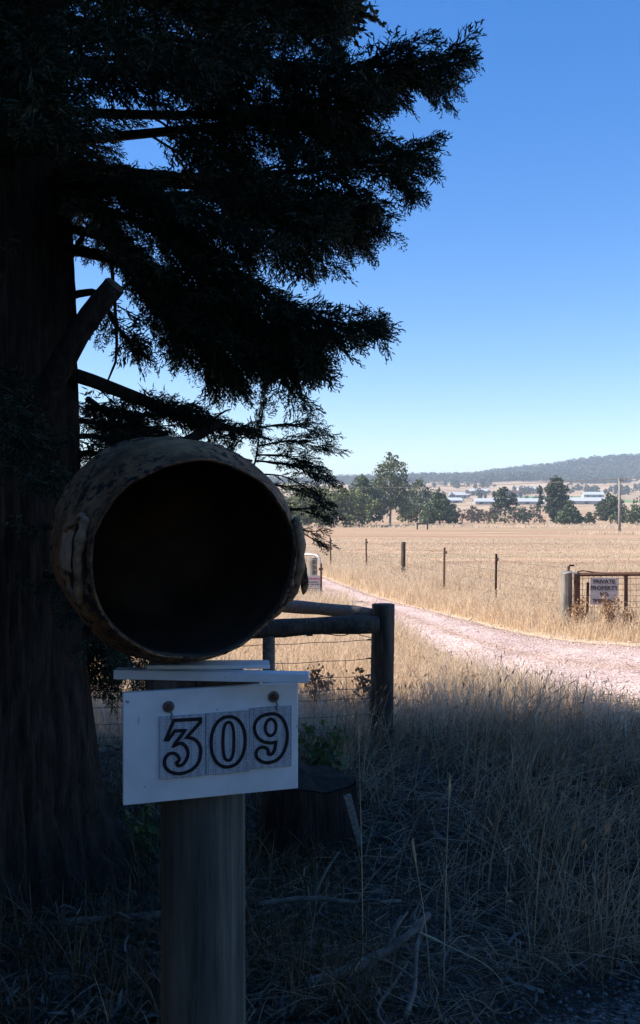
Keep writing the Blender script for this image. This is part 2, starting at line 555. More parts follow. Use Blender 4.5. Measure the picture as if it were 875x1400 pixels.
M["grass_shade"] = leafy("straw_and_green_grass", [(0.0, (0.04, 0.038, 0.018)), (0.3, (0.10, 0.064, 0.032)), (0.5, (0.22, 0.138, 0.072)), (1.0, (0.48, 0.32, 0.19))], 0.25)
M["litter"] = leafy("twig_litter", [(0.0, (0.03, 0.022, 0.016)), (0.6, (0.085, 0.066, 0.05)), (1.0, (0.20, 0.17, 0.14))], 0.05)
M["herb"] = leafy("green_herb", [(0.0, (0.03, 0.055, 0.018)), (1.0, (0.10, 0.15, 0.045))], 0.3)
M["dock"] = leafy("dry_dock", [(0.0, (0.15, 0.075, 0.04)), (0.6, (0.28, 0.16, 0.085)), (1.0, (0.46, 0.32, 0.18))], 0.2)
M["lf_birch"] = leafy("birch_leaves", [(0.0, (0.06, 0.08, 0.035)), (0.6, (0.125, 0.15, 0.068)), (1.0, (0.21, 0.23, 0.12))], 0.3)
M["lf_dark"] = leafy("dark_leaves", [(0.0, (0.038, 0.062, 0.03)), (0.6, (0.085, 0.122, 0.055)), (1.0, (0.145, 0.185, 0.085))], 0.25)
M["lf_pale"] = leafy("pale_green_leaves", [(0.0, (0.08, 0.10, 0.04)), (0.6, (0.155, 0.18, 0.075)), (1.0, (0.25, 0.26, 0.12))], 0.3)
M["lf_gum"] = leafy("eucalypt_leaves", [(0.0, (0.036, 0.054, 0.034)), (0.6, (0.07, 0.096, 0.056)), (1.0, (0.12, 0.15, 0.09))], 0.3)
M["lf_bare"] = leafy("dead_twigs", [(0.0, (0.10, 0.08, 0.06)), (1.0, (0.20, 0.165, 0.13))], 0.1)
M["straw"] = flatm("pale_straw", (0.42, 0.34, 0.21), 0.7, scale=40)
M["stone"] = leafy("loose_stone", [(0.0, (0.035, 0.032, 0.03)), (0.6, (0.085, 0.078, 0.072)), (1.0, (0.21, 0.195, 0.18))], 0.0, 0.85)
M["stone_pink"] = leafy("loose_pink_stone", [(0.0, (0.10, 0.075, 0.07)), (0.25, (0.36, 0.28, 0.26)), (0.6, (0.54, 0.44, 0.42)), (1.0, (0.68, 0.6, 0.58))], 0.0, 0.85)

# ------------------------------------------------------------------ ground, hills, driveway, shoulder
def axis(lim, near, far_step, dense=0.3):
    a = [0.0]
    while a[-1] < lim:
        s = dense if a[-1] < near else dense + (a[-1] - near) * far_step
        a.append(a[-1] + s)
    return np.array(a)

ax = axis(2600, 12, 0.09)
XS = np.concatenate([-ax[::-1][:-1], ax])
yy = axis(418, 30, 0.05)
YS = np.concatenate([-axis(60, 6, 0.2)[::-1][:-1], yy[yy < 414], [420.0]])

def grid(name, XS, YS, mat):
    gx, gy = np.meshgrid(XS, YS)
    v = np.stack([gx, gy, zg(gx, gy)], -1).reshape(-1, 3)
    nx, ny = len(XS), len(YS)
    i = np.arange(ny - 1)[:, None] * nx + np.arange(nx - 1)[None]
    q = np.stack([i, i + 1, i + nx + 1, i + nx], -1).reshape(-1, 4)
    return structure(np_mesh(name, v, q, mat, smooth=True))

grid("ground", XS, YS, M["ground"])
grid("hills", XS, np.concatenate([np.arange(420, 1700, 14.0), np.arange(1700, 2700, 60.0)]), M["hill"])

LOW = catmull([(16, 6.0, 0), (8, 6.6, 0), (5, 8.0, 0), (3.6, 8.9, 0), (2.4, 9.9, 0), (1.7, 11.7, 0), (1.28, 14, 0), (.6, 17, 0), (-.13, 20.3, 0), (-1.6, 26, 0), (-5, 36, 0), (-12, 48, 0)], 90)
UPP = catmull([(16, 12.2, 0), (9, 12.5, 0), (6.5, 12.8, 0), (4.9, 13.3, 0), (3.9, 13.9, 0), (3.3, 14.8, 0), (2.6, 16.6, 0), (1.67, 19.2, 0), (.5, 23.9, 0), (-.4, 28, 0), (-3, 37.5, 0), (-10, 50, 0)], 90)

def strip(name, A, B, nc, mat, lift, crown=0.0, jit=0.0):
    v = []; f = []
    for i, (a, b) in enumerate(zip(A, B)):
        ja, jb = (random.uniform(-jit, jit), random.uniform(-jit, jit)) if jit else (0, 0)
        for k in range(nc + 1):
            t = k / nc
            p = a.lerp(b, t * (1 + ja + jb) - ja)
            h = crown * 4 * t * (1 - t)
            e = lift if 0 < k < nc else -0.02
            v.append((p.x, p.y, zgf(p.x, p.y) + e + h))
    for i in range(len(A) - 1):
        for k in range(nc):
            a = i * (nc + 1) + k
            f.append((a, a + 1, a + nc + 2, a + nc + 1))
    mb = MB().add(v, f)
    o = mb.build(name, mat, smooth=True)
    at = o.data.attributes.new("across", 'FLOAT', 'POINT')
    at.data.foreach_set("value", [k / nc for _ in A for k in range(nc + 1)])
    return structure(o)
strip("driveway", LOW, UPP, 12, M["gravel"], 0.012, 0.03, 0.02)
SA = catmull([(-14, -3.5, 0), (-3, 0.2, 0), (-.6, 2.0, 0), (.35, 2.8, 0), (1.1, 3.45, 0), (2.6, 4.3, 0), (6, 6.0, 0), (10, 7.0, 0)], 60)
SB = catmull([(-14, -9, 0), (-3, -6, 0), (-.6, -4, 0), (.7, -3.5, 0), (1.8, -3, 0), (4.0, -2, 0), (7, -1.5, 0), (12, 0.0, 0)], 60)
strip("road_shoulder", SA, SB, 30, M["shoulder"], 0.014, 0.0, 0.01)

SC_ = [p + Vector((1.5, -6.5, 0)) for p in SB]
strip("road", SB, SC_, 12, M["asphalt"], 0.02)

def inpoly(x, y, poly):
    inside = np.zeros(x.shape, bool)
    n = len(poly)
    for i in range(n):
        x1, y1 = poly[i]; x2, y2 = poly[(i + 1) % n]
        if y1 == y2: continue
        c = ((y1 > y) != (y2 > y)) & (x < (x2 - x1) * (y - y1) / (y2 - y1) + x1)
        inside ^= c
    return inside
DRIVE = [(p.x, p.y) for p in LOW] + [(p.x, p.y) for p in reversed(UPP)]
SHOULDER = [(p.x, p.y) for p in SA] + [(p.x, p.y) for p in reversed(SB)]

# ------------------------------------------------------------------ cypress
def diamond(p, u, n, l, w):
    return [p, p + u * l * .42 + n * w * .5, p + u * l, p + u * l * .42 - n * w * .5]

def frond_variant(L, ntw, wid, sub=2):
    V = []; F = []
    def dia(p, u, l, w):
        n = np.cross(u, rng.normal(size=3)); n /= np.linalg.norm(n) + 1e-9
        o = len(V)
        V.extend(diamond(p, u, n, l, w)); F.append((o, o + 1, o + 2, o + 3))
    X = np.array([1., 0, 0])
    bend = rng.uniform(-.25, .25)
    def pt(t): return np.array([L * t, L * bend * t * t, L * 0.08 * math.sin(3 * t)])
    for k in range(3):
        p = pt(k / 3); q = pt((k + 1) / 3)
        d = q - p; l = np.linalg.norm(d)
        dia(p, d / l, l * 1.15, wid * .8)
    for k in range(ntw):
        t = (k + .6) / (ntw + .3)
        side = 1 if k % 2 else -1
        a = R(rng.uniform(32, 58)) * side
        u = np.array([math.cos(a), math.sin(a), rng.uniform(-.35, .35)]); u /= np.linalg.norm(u)
        l = L * (.42 * (1 - t) ** .8 + .13) * rng.uniform(.75, 1.2)
        dia(pt(t), u, l, wid)
        for s in range(sub):
            tt = rng.uniform(.3, .8)
            a2 = a + R(rng.uniform(28, 50)) * (1 if s % 2 else -1)
            u2 = np.array([math.cos(a2), math.sin(a2), rng.uniform(-.4, .4)]); u2 /= np.linalg.norm(u2)
            dia(pt(t) + u * l * tt, u2, l * .5, wid * .85)
    return np.array(V), np.array(F)

FR = [frond_variant(L_, n_, w_) for L_, n_, w_ in ((.17, 11, .0105), (.15, 10, .010), (.20, 12, .0105), (.13, 9, .0115), (.18, 10, .011), (.16, 12, .0095))]
FRL = [frond_variant(.17, 7, .020, 1) for _ in range(4)]

class Crown:
    def __init__(self, wood_seg=6):
        self.pos = []; self.dir = []; self.sc = []; self.wood = MB()
    def frond(self, p, d, s):
        self.pos.append(tuple(p)); self.dir.append(tuple(d)); self.sc.append(s)
    def branch(self, pts, r0, lat=0.55, n_lat=26, t0=0.15, droop=0.5, fr=7, fs=1.0, spread=1.0, up=0.0, wood=True, seg=None, hang=0):
        pts = catmull(pts, seg or 14)
        n = len(pts)
        if wood:
            self.wood.tube(pts, [max(0.004, r0 * (1 - .88 * i / (n - 1))) for i in range(n)], 6)
        for k in range(n_lat):
            t = t0 + (1 - t0) * (k + random.random()) / n_lat
            i = min(int(t * (n - 1)), n - 2); f = t * (n - 1) - i
            p = pts[i].lerp(pts[i + 1], f)
            tan = (pts[i + 1] - pts[i]).normalized()
            side = tan.cross(Vector((0, 0, 1)))
            side = side.normalized() if side.length > .1 else Vector((0, 1, 0))
            sgn = 1 if k % 2 else -1
            L = (lat * (1 - t) ** .65 + .10) * random.uniform(.7, 1.25)
            d = tan * random.uniform(.55, 1.1) + side * sgn * random.uniform(.1, .95) * spread + Vector((0, 0, up - droop * random.uniform(-.25, .95)))
            d.normalize()
            e = p + d * L + Vector((0, 0, .10 * L))
            mid = p.lerp(e, .5) + Vector((random.gauss(0, .02), random.gauss(0, .02), -.05 * L))
            cur = [p, mid, e]
            if wood and L > .2:
                self.wood.tube(cur, [.005, .0035, .002], 3, cap=False)
            pl = d.cross(Vector((random.gauss(0, .5), random.gauss(0, .5), 1))).normalized()
            m = max(3, int(fr * L / .35 + .5))
            for j in range(m):
                s = (j + .2 + .6 * random.random()) / m
                a = p.lerp(mid, s * 2) if s < .5 else mid.lerp(e, s * 2 - 1)
                fd = d * .85 + pl * (1 if j % 2 else -1) * random.uniform(.35, .8) * (1.1 - .6 * s) + Vector((random.gauss(0, .14), random.gauss(0, .14), random.gauss(-.10 * (1 + droop), .16)))
                self.frond(a, fd.normalized(), fs * random.uniform(.75, 1.15) * (1.1 - .45 * s))
            self.frond(e - d * .05, (d + Vector((0, 0, .1))).normalized(), fs * random.uniform(.7, .95))
        for k in range(hang):
            t = .12 + .66 * (k + random.random()) / hang
            i = min(int(t * (n - 1)), n - 2)
            p = pts[i].lerp(pts[i + 1], random.random())
            tan = (pts[i + 1] - pts[i]).normalized()
            L = (.50 * (1 - t) + .16) * random.uniform(.7, 1.2)
            dd = (tan * random.uniform(.4, .9) + Vector((random.gauss(0, .15), random.gauss(0, .3), -random.uniform(.6, 1.0)))).normalized()
            e = p + dd * L + Vector((tan.x, tan.y, 0)) * .12 * L
            self.branch([p, p.lerp(e, .5) + Vector((0, 0, .06 * L)), e], .008, .17, int(5 + 14 * L), .1, .35, 7, .9, seg=6)
        tip = (pts[-1] - pts[-2]).normalized()
        for _ in range(4):
            self.frond(pts[-1] - tip * .05 * random.random(), (tip + Vector((random.gauss(0, .3), random.gauss(0, .3), random.gauss(0, .2)))).normalized(), fs * .8)
    def build(self, name, mat, parent, variants):
        pos = np.array(self.pos); d = np.array(self.dir); sc = np.array(self.sc)
        w = world_of(parent).translation
        pos = pos - np.array(w)
        n = len(pos)
        ref = rng.normal(size=(n, 3)) * .7 + np.array([0, 0, 1.0])
        y = np.cross(ref, d); y /= np.linalg.norm(y, axis=1)[:, None] + 1e-9
        z = np.cross(d, y)
        VV = []; FF = []; RR = []; off = 0
        which = rng.integers(0, len(variants), n)
        for k, (V, F) in enumerate(variants):
            ids = np.where(which == k)[0]
            if len(ids) == 0: continue
            A = (pos[ids, None, :] + sc[ids, None, None] * (V[None, :, 0:1] * d[ids, None, :] + V[None, :, 1:2] * y[ids, None, :] + V[None, :, 2:3] * z[ids, None, :]))
            VV.append(A.reshape(-1, 3))
            FF.append((F[None] + (np.arange(len(ids)) * len(V))[:, None, None] + off).reshape(-1, 4))
            rr = np.clip(rng.normal(.5, .22, len(ids)), 0, 1)
            RR.append(np.repeat(rr, len(V)))
            off += len(ids) * len(V)
        o = np_mesh(name, np.concatenate(VV), np.concatenate(FF), mat, np.concatenate(RR), parent=parent)
        o["kind"] = "stuff"
        return o, n

def ridged_trunk(base, r_prof, lean, nseg=150, nrow=150, amp=0.02, ph=0.0):
    """fibrous trunk: deep vertical ridges that wander and merge, flared at the foot"""
    zt = r_prof[-1][0]
    zs = np.linspace(-.15, zt, nrow)
    rr = np.interp(zs, [a for a, _ in r_prof], [b for _, b in r_prof])
    th = np.linspace(0, 2 * np.pi, nseg, endpoint=False)
    T, Z = np.meshgrid(th, zs)
    w = T + .06 * np.sin(1.1 * Z + 3 * T + ph) + .035 * np.sin(2.7 * Z + 5 * T)
    rid = np.abs(np.sin(w * 17 + .7 * np.sin(1.7 * Z + 2 * T))) ** .6 * .7 + .3 * np.abs(np.sin(w * 31 + 1.3 * Z))
    lob = .10 * np.sin(3 * T + .5 + .25 * Z) + .06 * np.sin(5 * T + 1.7 - .4 * Z) + .03 * np.sin(8 * T)
    fl = np.exp(-np.maximum(Z, 0) / .7)
    rad = rr[:, None] * (1 + lob * (.45 + 1.1 * fl)) + amp * (rid - .5) * 2 + rng.normal(0, .003, T.shape)
    X = base[0] + rad * np.cos(T) + lean[0] * Z
    Y = base[1] + rad * np.sin(T) + lean[1] * Z
    v = np.stack([X, Y, base[2] + Z], -1).reshape(-1, 3)
    i = np.arange(nrow - 1)[:, None] * nseg
    k = np.arange(nseg)[None]; k2 = (k + 1) % nseg
    q = np.stack([i + k, i + k2, i + nseg + k2, i + nseg + k], -1).reshape(-1, 4)
    return v, q

TX, TY = -1.95, 4.75
tz = zgf(TX, TY)
cyp = empty("cypress_tree", (TX, TY, tz), "old dark cypress with fibrous trunk and sweeping boughs over the drum mailbox", "tree", "cypress windbreak")
v, q = ridged_trunk((TX, TY, tz), [(-.15, .80), (0, .78), (.25, .68), (.6, .60), (1.2, .555), (2.6, .53), (4.5, .48), (7, .38), (10, .25), (14.5, .04)], (0.0, 0.0), nrow=230, amp=.034)
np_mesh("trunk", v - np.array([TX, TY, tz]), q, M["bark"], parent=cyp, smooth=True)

def limb(name, pts, rad, mat=None, seg=12, par=None, n=10, wob=0.12):
    pts = catmull(pts, n)
    rr = np.interp(np.linspace(0, 1, n), np.linspace(0, 1, len(rad)), rad)
    return MB().tube(pts, list(rr), seg, wob=wob).build(name, mat or M["bark"], par or cyp, smooth=True)

lb = limb("sawn_limb", [(-1.62, 4.5, 2.32), (-1.36, 4.28, 2.66), (-1.16, 4.16, 2.94), (-.975, 4.1, 3.15)], [.09, .066, .056, .052])
pe = Vector((-.975, 4.1, 3.15)); de = (pe - Vector((-1.16, 4.16, 2.94))).normalized()
MB().tube([pe - de * .004, pe + de * .012], [.048, .044], 14).build("cut_face", M["endgrain"], lb)
limb("lower_bough", [(-1.5, 4.75, 2.86), P(100, 512, 4.72), P(190, 545, 4.9), P(270, 577, 5.0), P(330, 588, 5.05), P(372, 602, 5.05)], [.05, .04, .034, .026, .014, .006], n=16)
limb("lower_twig", [P(292, 573, 5.0), P(308, 562, 5.0), P(316, 560, 5.0)], [.008, .006, .004], seg=6, n=5)
limb("broken_bough", [(-1.5, 4.8, 2.05), P(180, 640, 4.85), P(258, 602, 4.85), P(303, 577, 4.85)], [.05, .036, .03, .026], n=9)
limb("dead_bough", [(-1.45, 4.7, 3.3), P(140, 300, 4.8), P(160, 470, 4.9), P(148, 520, 4.9)], [.014, .012, .009, .005], n=10)

C = Crown()
# the boughs that reach out against the sky: tip position and the way there
C.branch([(-1.7, 4.7, 4.5), P(200, 99.5, 4.7), P(330, 84.2, 4.6), P(450, 95, 4.6), P(540, 90, 4.6), P(618, 76, 4.6)], .03, .46, 64, .18, .75, 8, hang=5)
C.branch([(-1.7, 4.8, 4.3), P(250, 159, 4.8), P(400, 148, 4.9), P(480, 123, 4.9), P(545, 106, 4.9)], .03, .46, 44, .2, .8, 8, hang=5)
C.branch([(-1.7, 4.8, 4.1), P(250, 179, 4.8), P(350, 168, 4.9), P(430, 168, 4.9), P(478, 176, 4.9)], .03, .4, 33, .2, .6, 8, hang=5)
C.branch([(-1.7, 4.8, 4.05), P(220, 241.3, 4.7), P(350, 240, 4.7), P(450, 230, 4.7), P(520, 218, 4.7), P(566, 208, 4.7)], .03, .36, 49, .2, .75, 8, hang=5)
C.branch([(-1.7, 4.8, 3.95), P(250, 254, 5.0), P(390, 262, 5.0), P(450, 274, 5.0), P(490, 290, 5.0)], .03, .38, 38, .2, .6, 8, hang=5)
C.branch([(-1.7, 4.7, 3.9), P(200, 268, 4.5), P(320, 265.2, 4.5), P(390, 278, 4.5), P(435, 292, 4.5)], .03, .36, 32, .2, .6, 8, hang=5)
C.branch([(-1.7, 4.8, 4.0), P(200, 263, 4.6), P(290, 343.4, 4.6), P(375, 407, 4.6), P(445, 437, 4.6), P(498, 448, 4.6)], .03, .38, 57, .2, .7, 8, hang=5)
C.branch([(-1.7, 4.8, 3.8), P(190, 302.4, 4.9), P(280, 377.8, 5.0), P(355, 437, 5.0), P(420, 482, 5.0)], .03, .42, 43, .2, .7, 8, hang=5)
C.branch([(-1.7, 4.8, 3.7), P(160, 330.6, 4.7), P(240, 395.4, 4.7), P(310, 444.6, 4.7), P(360, 490, 4.7)], .03, .42, 36, .2, .7, 8, hang=5)
C.branch([(-1.6, 4.9, 3.6), P(180, 361.8, 5.1), P(240, 425.4, 5.2), P(290, 478.4, 5.2), P(320, 515.2, 5.2)], .03, .4, 28, .2, .6, 8, hang=5)
C.branch([(-1.7, 4.8, 4.9), P(180, -37.3, 4.8), P(300, -21.5, 4.8), P(400, -4, 4.8), P(440, 8, 4.8)], .03, .5, 35, .2, .7, 8, hang=5)
C.branch([(-1.6, 4.8, 3.2), P(130, 400, 5.0), P(155, 440.3, 5.1), P(185, 472.1, 5.1)], .03, .3, 11, .3, .6, 8)
C.branch([(-1.7, 4.8, 3.6), P(200, 370, 4.8), P(300, 430, 4.8), P(380, 470, 4.8), P(425, 495, 4.8)], .03, .40, 27, .3, 1.1, 8, hang=5)
# sprays of the lower bough and of the shoots behind the drum
C.branch([P(190, 545, 4.9), P(270, 577, 5.0), P(330, 588, 5.05)], .004, .26, 18, .0, .2, 7, .8, wood=False)
C.branch([P(105, 515, 4.8), P(180, 545, 5.0), P(235, 558, 5.0), P(265, 570, 5.0)], .012, .3, 26, .1, .2, 8, .85)
C.branch([(-1.4, 5.0, 2.6), P(140, 580, 5.1), P(190, 600, 5.1), P(235, 625, 5.1)], .02, .4, 26, .1, .5, 8, .9)
C.branch([(-1.4, 5.0, 2.4), P(130, 620, 5.1), P(165, 660, 5.1), P(185, 690, 5.1)], .02, .4, 24, .1, .5, 8, .9)
C.branch([(-1.4, 5.0, 2.2), P(120, 640, 5.2), P(150, 690, 5.2), P(160, 730, 5.2)], .02, .4, 24, .1, .6, 8, .9)
C.branch([(-1.4, 4.9, 2.5), P(140, 600, 4.9), P(200, 640, 4.9), P(230, 670, 4.9)], .02, .4, 26, .1, .6, 8, .9)
C.branch([(-1.4, 5.2, 2.75), P(140, 560, 5.3), P(180, 600, 5.3), P(215, 650, 5.3)], .02, .4, 26, .1, .6, 8, .9)
C.branch([(-1.4, 5.2, 2.7), P(150, 560, 5.4), P(210, 590, 5.4), P(280, 620, 5.4)], .02, .35, 22, .1, .4, 8, .9)
C.branch([P(240, 700, 4.9), P(315, 690, 4.9), P(346, 640, 4.9), P(355, 590, 4.9), P(361, 550, 4.9)], .012, .11, 13, .45, .0, 4, .6, up=.1)
for tip, st, k in (((438, 612), (352, 610), 13), ((432, 590), (354, 585), 8), ((440, 655), (350, 630), 14), ((430, 640), (350, 622), 9), ((440, 688), (355, 660), 8), ((425, 670), (352, 648), 5), ((440, 706), (360, 700), 7), ((436, 742), (370, 720), 5), ((300, 640), (345, 630), 6), ((320, 610), (350, 600), 5)):
    a, b = P(*st, 4.9), P(*tip, 4.85 + random.uniform(-.1, .1))
    C.branch([a, a.lerp(b, .5) + Vector((0, 0, .03)), b], .007, .13, k, .05, .15, 6, .62, spread=.8)
# sprays hanging in front of the trunk
for st, tip, k in (((-1.75, 4.25, 2.75), (-1.28, 3.5, 2.42), 18), ((-1.7, 4.25, 2.4), (-1.12, 3.6, 2.22), 18), ((-1.4, 4.4, 1.75), (-.95, 3.9, 1.5), 14), ((-1.4, 4.4, 2.0), (-1.02, 3.9, 1.7), 12), ((-1.9, 4.2, 3.6), (-1.2, 3.3, 3.7), 26), ((-2.0, 4.2, 4.2), (-1.3, 3.1, 4.2), 30), ((-1.9, 4.2, 3.2), (-1.5, 3.5, 3.1), 18)):
    a, b = Vector(st), Vector(tip)
    C.branch([a, a.lerp(b, .5) + Vector((0, 0, .12)), b], .018, .3, k, .15, .7, 7, .9)
for k in range(15):
    z0 = 3.7 + 1.7 * k / 15
    a = Vector((TX + random.uniform(-.3, .3), TY - .3, z0 + .25))
    b = Vector((TX + random.uniform(-.5, .75), TY - random.uniform(.9, 1.6), z0 - random.uniform(0, .3)))
    C.branch([a, a.lerp(b, .5) + Vector((0, 0, .15)), b], .02, .42, 22, .15, .9, 8, 1.0, hang=3)
for tp, st in (((150, 905, 5.2), (90, 800, 5.0)), ((178, 925, 5.6), (100, 830, 5.2)), ((165, 880, 5.0), (95, 780, 4.9)), ((140, 935, 5.3), (90, 860, 5.0)), ((200, 905, 5.8), (110, 800, 5.3))):
    a, b = P(*st), P(*tp)
    C.branch([(-1.5, 4.85, a.z + .2), a, a.lerp(b, .5) + Vector((0, 0, .05)), b], .014, .3, 20, .3, .8, 8, .9)
# boughs all round the trunk that close the crown
for k in range(24):
    z0 = random.uniform(3.3, 5.6)
    az = random.uniform(0, 2 * math.pi)
    L = random.uniform(1.5, 3.0)
    if math.cos(az) > 0.2:
        L = min(L, 1.75)
    if math.sin(az) < -.3:
        L = min(L, 1.9); z0 = max(z0, 3.9)
    t = Vector((TX + L * math.cos(az), TY + L * math.sin(az), max(3.2, z0 - random.uniform(-.1, .45))))
    a = Vector((TX, TY, z0))
    C.branch([a, a.lerp(t, .5) + Vector((0, 0, .15)), t], .035, .6, int(14 * L), .25, .6, 8)
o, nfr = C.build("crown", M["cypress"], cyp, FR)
C.wood.build("twigs", M["bark"], cyp)
# upper crown, above the picture: same boughs, coarser sprays
C2 = Crown()
for k in range(150):
    z0 = 5.3 + 9.0 * (k / 150)
    az = k * 2.399
    L = (3.3 * (1 - (z0 - 5) / 10.2) + .35) * random.uniform(.75, 1.1)
    t = Vector((TX + L * math.cos(az), TY + L * math.sin(az), z0 + .25 * L))
    a = Vector((TX, TY, z0))
    C2.branch([a, a.lerp(t, .5), t], .03, .7, int(6 + 6 * L), .1, .5, 3, 2.6, seg=6)
C2.build("upper_crown", M["cypress"], cyp, FRL)
C2.wood.build("upper_branches", M["bark"], cyp)

def shelter_cypress(x, y, h, r, label):
    z = zgf(x, y)
    t = empty("cypress_tree", (x, y, z), label, "tree", "cypress windbreak")
    v, q = ridged_trunk((x, y, z), [(-.15, .7), (0, .68), (.4, .52), (1.5, .45), (h * .5, .3), (h, .03)], (0, 0), 60, 70, .02, x)
    np_mesh("trunk", v - np.array([x, y, z]), q, M["bark"], parent=t, smooth=True)
    c = Crown()
    n = 150
    for k in range(n):
        f = k / n
        z0 = z + .9 + (h - 1.4) * f
        az = k * 2.399 + random.uniform(-.3, .3)
        L = (r * (1 - f) ** .55 + .3) * random.uniform(.8, 1.1)
        tt = Vector((x + L * math.cos(az), y + L * math.sin(az), z0 + .2 * L))
        a = Vector((x, y, z0))
        c.branch([a, a.lerp(tt, .5), tt], .03, .8, int(4 + 3.2 * L), .1, .5, 2, 4.2, seg=6)
    c.build("crown", M["cypress"], t, FRL)
    c.wood.build("branches", M["bark"], t)
    return t
ws0 = shelter_cypress(-7.2, 5.35, 15.5, 3.4, "tall cypress of the windbreak, next along from the mailbox tree")
for x, y, s_, rz, lab in ((-6.6, 1.2, .95, 1.0, "tall cypress of the windbreak beside the road verge"), (-6.5, -5.5, .97, 2.2, "windbreak cypress at the bend of the verge"),
                          (-1.5, -9.5, .62, 3.1, "unseen cypress added across the road to block sky light"), (4.5, -10, .5, 4.0, "second unseen cypress added across the road to block sky light"), (10.5, -9.5, .78, 5.2, "unseen cypress added opposite the driveway mouth to block sky and bounce")):  # the three across the road are added to block sky and warm bounce
    e = ws0.copy(); COL.objects.link(e)
    e.location = (x, y, zgf(x, y)); e.rotation_euler = (0, 0, rz); e.scale = (s_,) * 3
    e["label"] = lab
    for ch in list(ws0.children):
        c = ch.copy(); COL.objects.link(c); c.parent = e

# ------------------------------------------------------------------ mailbox: post, boards, drum, number sign
YAW = R(17)
AX = Vector((math.sin(YAW), -math.cos(YAW), 0))      # the way the box faces
RT = Vector((math.cos(YAW), math.sin(YAW), 0))       # to its right-hand side as we look at it
PX, PY = -.206, 1.525
pz = zgf(PX, PY)
def round_post(mb, x, y, z0, z1, r, seg=28, rows=40, wob=.004, lean=(0, 0), checks=3):
    v = []; f = []
    ph = random.uniform(0, 6)
    ck = [(random.uniform(0, 6.28), random.uniform(.02, .05)) for _ in range(checks)]
    for i in range(rows + 1):
        t = i / rows
        z = z0 + (z1 - z0) * t
        for k in range(seg):
            a = 2 * math.pi * k / seg
            rr = r * (1 - .04 * t) + wob * (math.sin(3 * a + ph + t) + .5 * math.sin(5 * a + 2 * t))
            for (ca, cw) in ck:
                da = abs((a - ca - .12 * math.sin(3 * t + ca) + math.pi) % (2 * math.pi) - math.pi)
                if da < 2 * math.pi / seg * .6: rr -= r * .09
            v.append((x + lean[0] * (z - z0) + rr * math.cos(a), y + lean[1] * (z - z0) + rr * math.sin(a), z))
    for i in range(rows):
        for k in range(seg):
            k2 = (k + 1) % seg
            f.append((i * seg + k, i * seg + k2, (i + 1) * seg + k2, (i + 1) * seg + k))
    top = rows * seg
    n = len(v)
    for k in range(seg):
        p = Vector(v[top + k]); c = Vector((x + lean[0] * (z1 - z0), y + lean[1] * (z1 - z0), z1 + .004))
        v.append(tuple(c.lerp(p + Vector((0, 0, .004)), .9)))
    for k in range(seg):
        k2 = (k + 1) % seg
        f.append((top + k, top + k2, n + k2, n + k))
    f.append(tuple(n + k for k in range(seg)))
    mb.add(v, f)
    return mb
o = round_post(MB(), PX, PY, pz - .4, 1.808, .0765, 64, 60, .0012, checks=7).build("mailbox_post", M["post"], base=(PX, PY, pz), smooth=True)
tag(o, "thick round treated timber post carrying the drum and the number board", "post")

# two white boards on the post top: the long shelf, and a thinner offcut under the drum
sh = MB()
rot = Euler((0, R(.9), R(-1.5))).to_matrix()
sh.box((-.180, 1.437, 1.8195), .324, .026, .0155, rot, .0012)
o = sh.build("shelf_board", M["white"], base=(-.18, 1.437, 1.812)); tag(o, "long white painted board lying flat on the mailbox post", "board")
rot2 = Euler((0, R(.9), R(6))).to_matrix()
o = MB().box((-.189, 1.470, 1.8312), .205, .05, .0065, rot2, .001).build("packing_board", M["white"], base=(-.189, 1.470, 1.828))
tag(o, "short thin white board wedged between the drum and the long board", "board")
o = MB().box((-.2, 1.47, 1.800), .19, .05, .022, Euler((0, R(.9), YAW)).to_matrix(), .003).build("spacer_block", M["fence_post"], base=(-.2, 1.47, 1.789))
tag(o, "dark wooden block below the long white board at the post top", "block")

# drum ------------------------------------------------------------
TILT = R(4.5)
DY = R(21)
A3 = (Vector((math.sin(DY), -math.cos(DY), 0)) * math.cos(TILT) + Vector((0, 0, -math.sin(TILT)))).normalized()
U3 = Vector((math.cos(DY), math.sin(DY), 0))
W3 = U3.cross(A3) * -1
if W3.z < 0: W3 = -W3
BC = Vector((-.266, 1.555, 0)); BC.z = 1.8345 + .207 * .945
MOUTH = BC + A3 * .195
def dp(s, r, th):
    return MOUTH - A3 * s + (U3 * math.cos(th) * .985 + W3 * math.sin(th) * .945) * r
OUT = [(0.0, .1665), (-.002, .1685), (.001, .1705), (.010, .1725), (.024, .1770), (.04, .1845), (.055, .1905), (.066, .1942), (.074, .1965), (.079, .1935), (.084, .1935), (.089, .1990), (.100, .2030), (.108, .2035), (.114, .2000), (.120, .2010), (.14, .2050), (.18, .207), (.21, .207), (.24, .206), (.262, .204), (.268, .2085), (.276, .2095), (.283, .203), (.31, .201), (.36, .195), (.41, .186), (.45, .174), (.475, .156), (.485, .13), (.487, .0)]
INN = [(0.0, .1665), (.004, .1645), (.018, .1655), (.024, .172), (.06, .184), (.12, .196), (.2, .2), (.3, .196), (.4, .18), (.455, .165), (.47, .14), (.474, .0)]
def dent(s, th):
    return 1 + .008 * math.sin(2 * th + 9 * s) + .006 * math.sin(5 * th - 14 * s + 1) + .004 * math.sin(9 * th + 31 * s) + (.003 * math.sin(13 * th + 2) if s < .02 else 0)
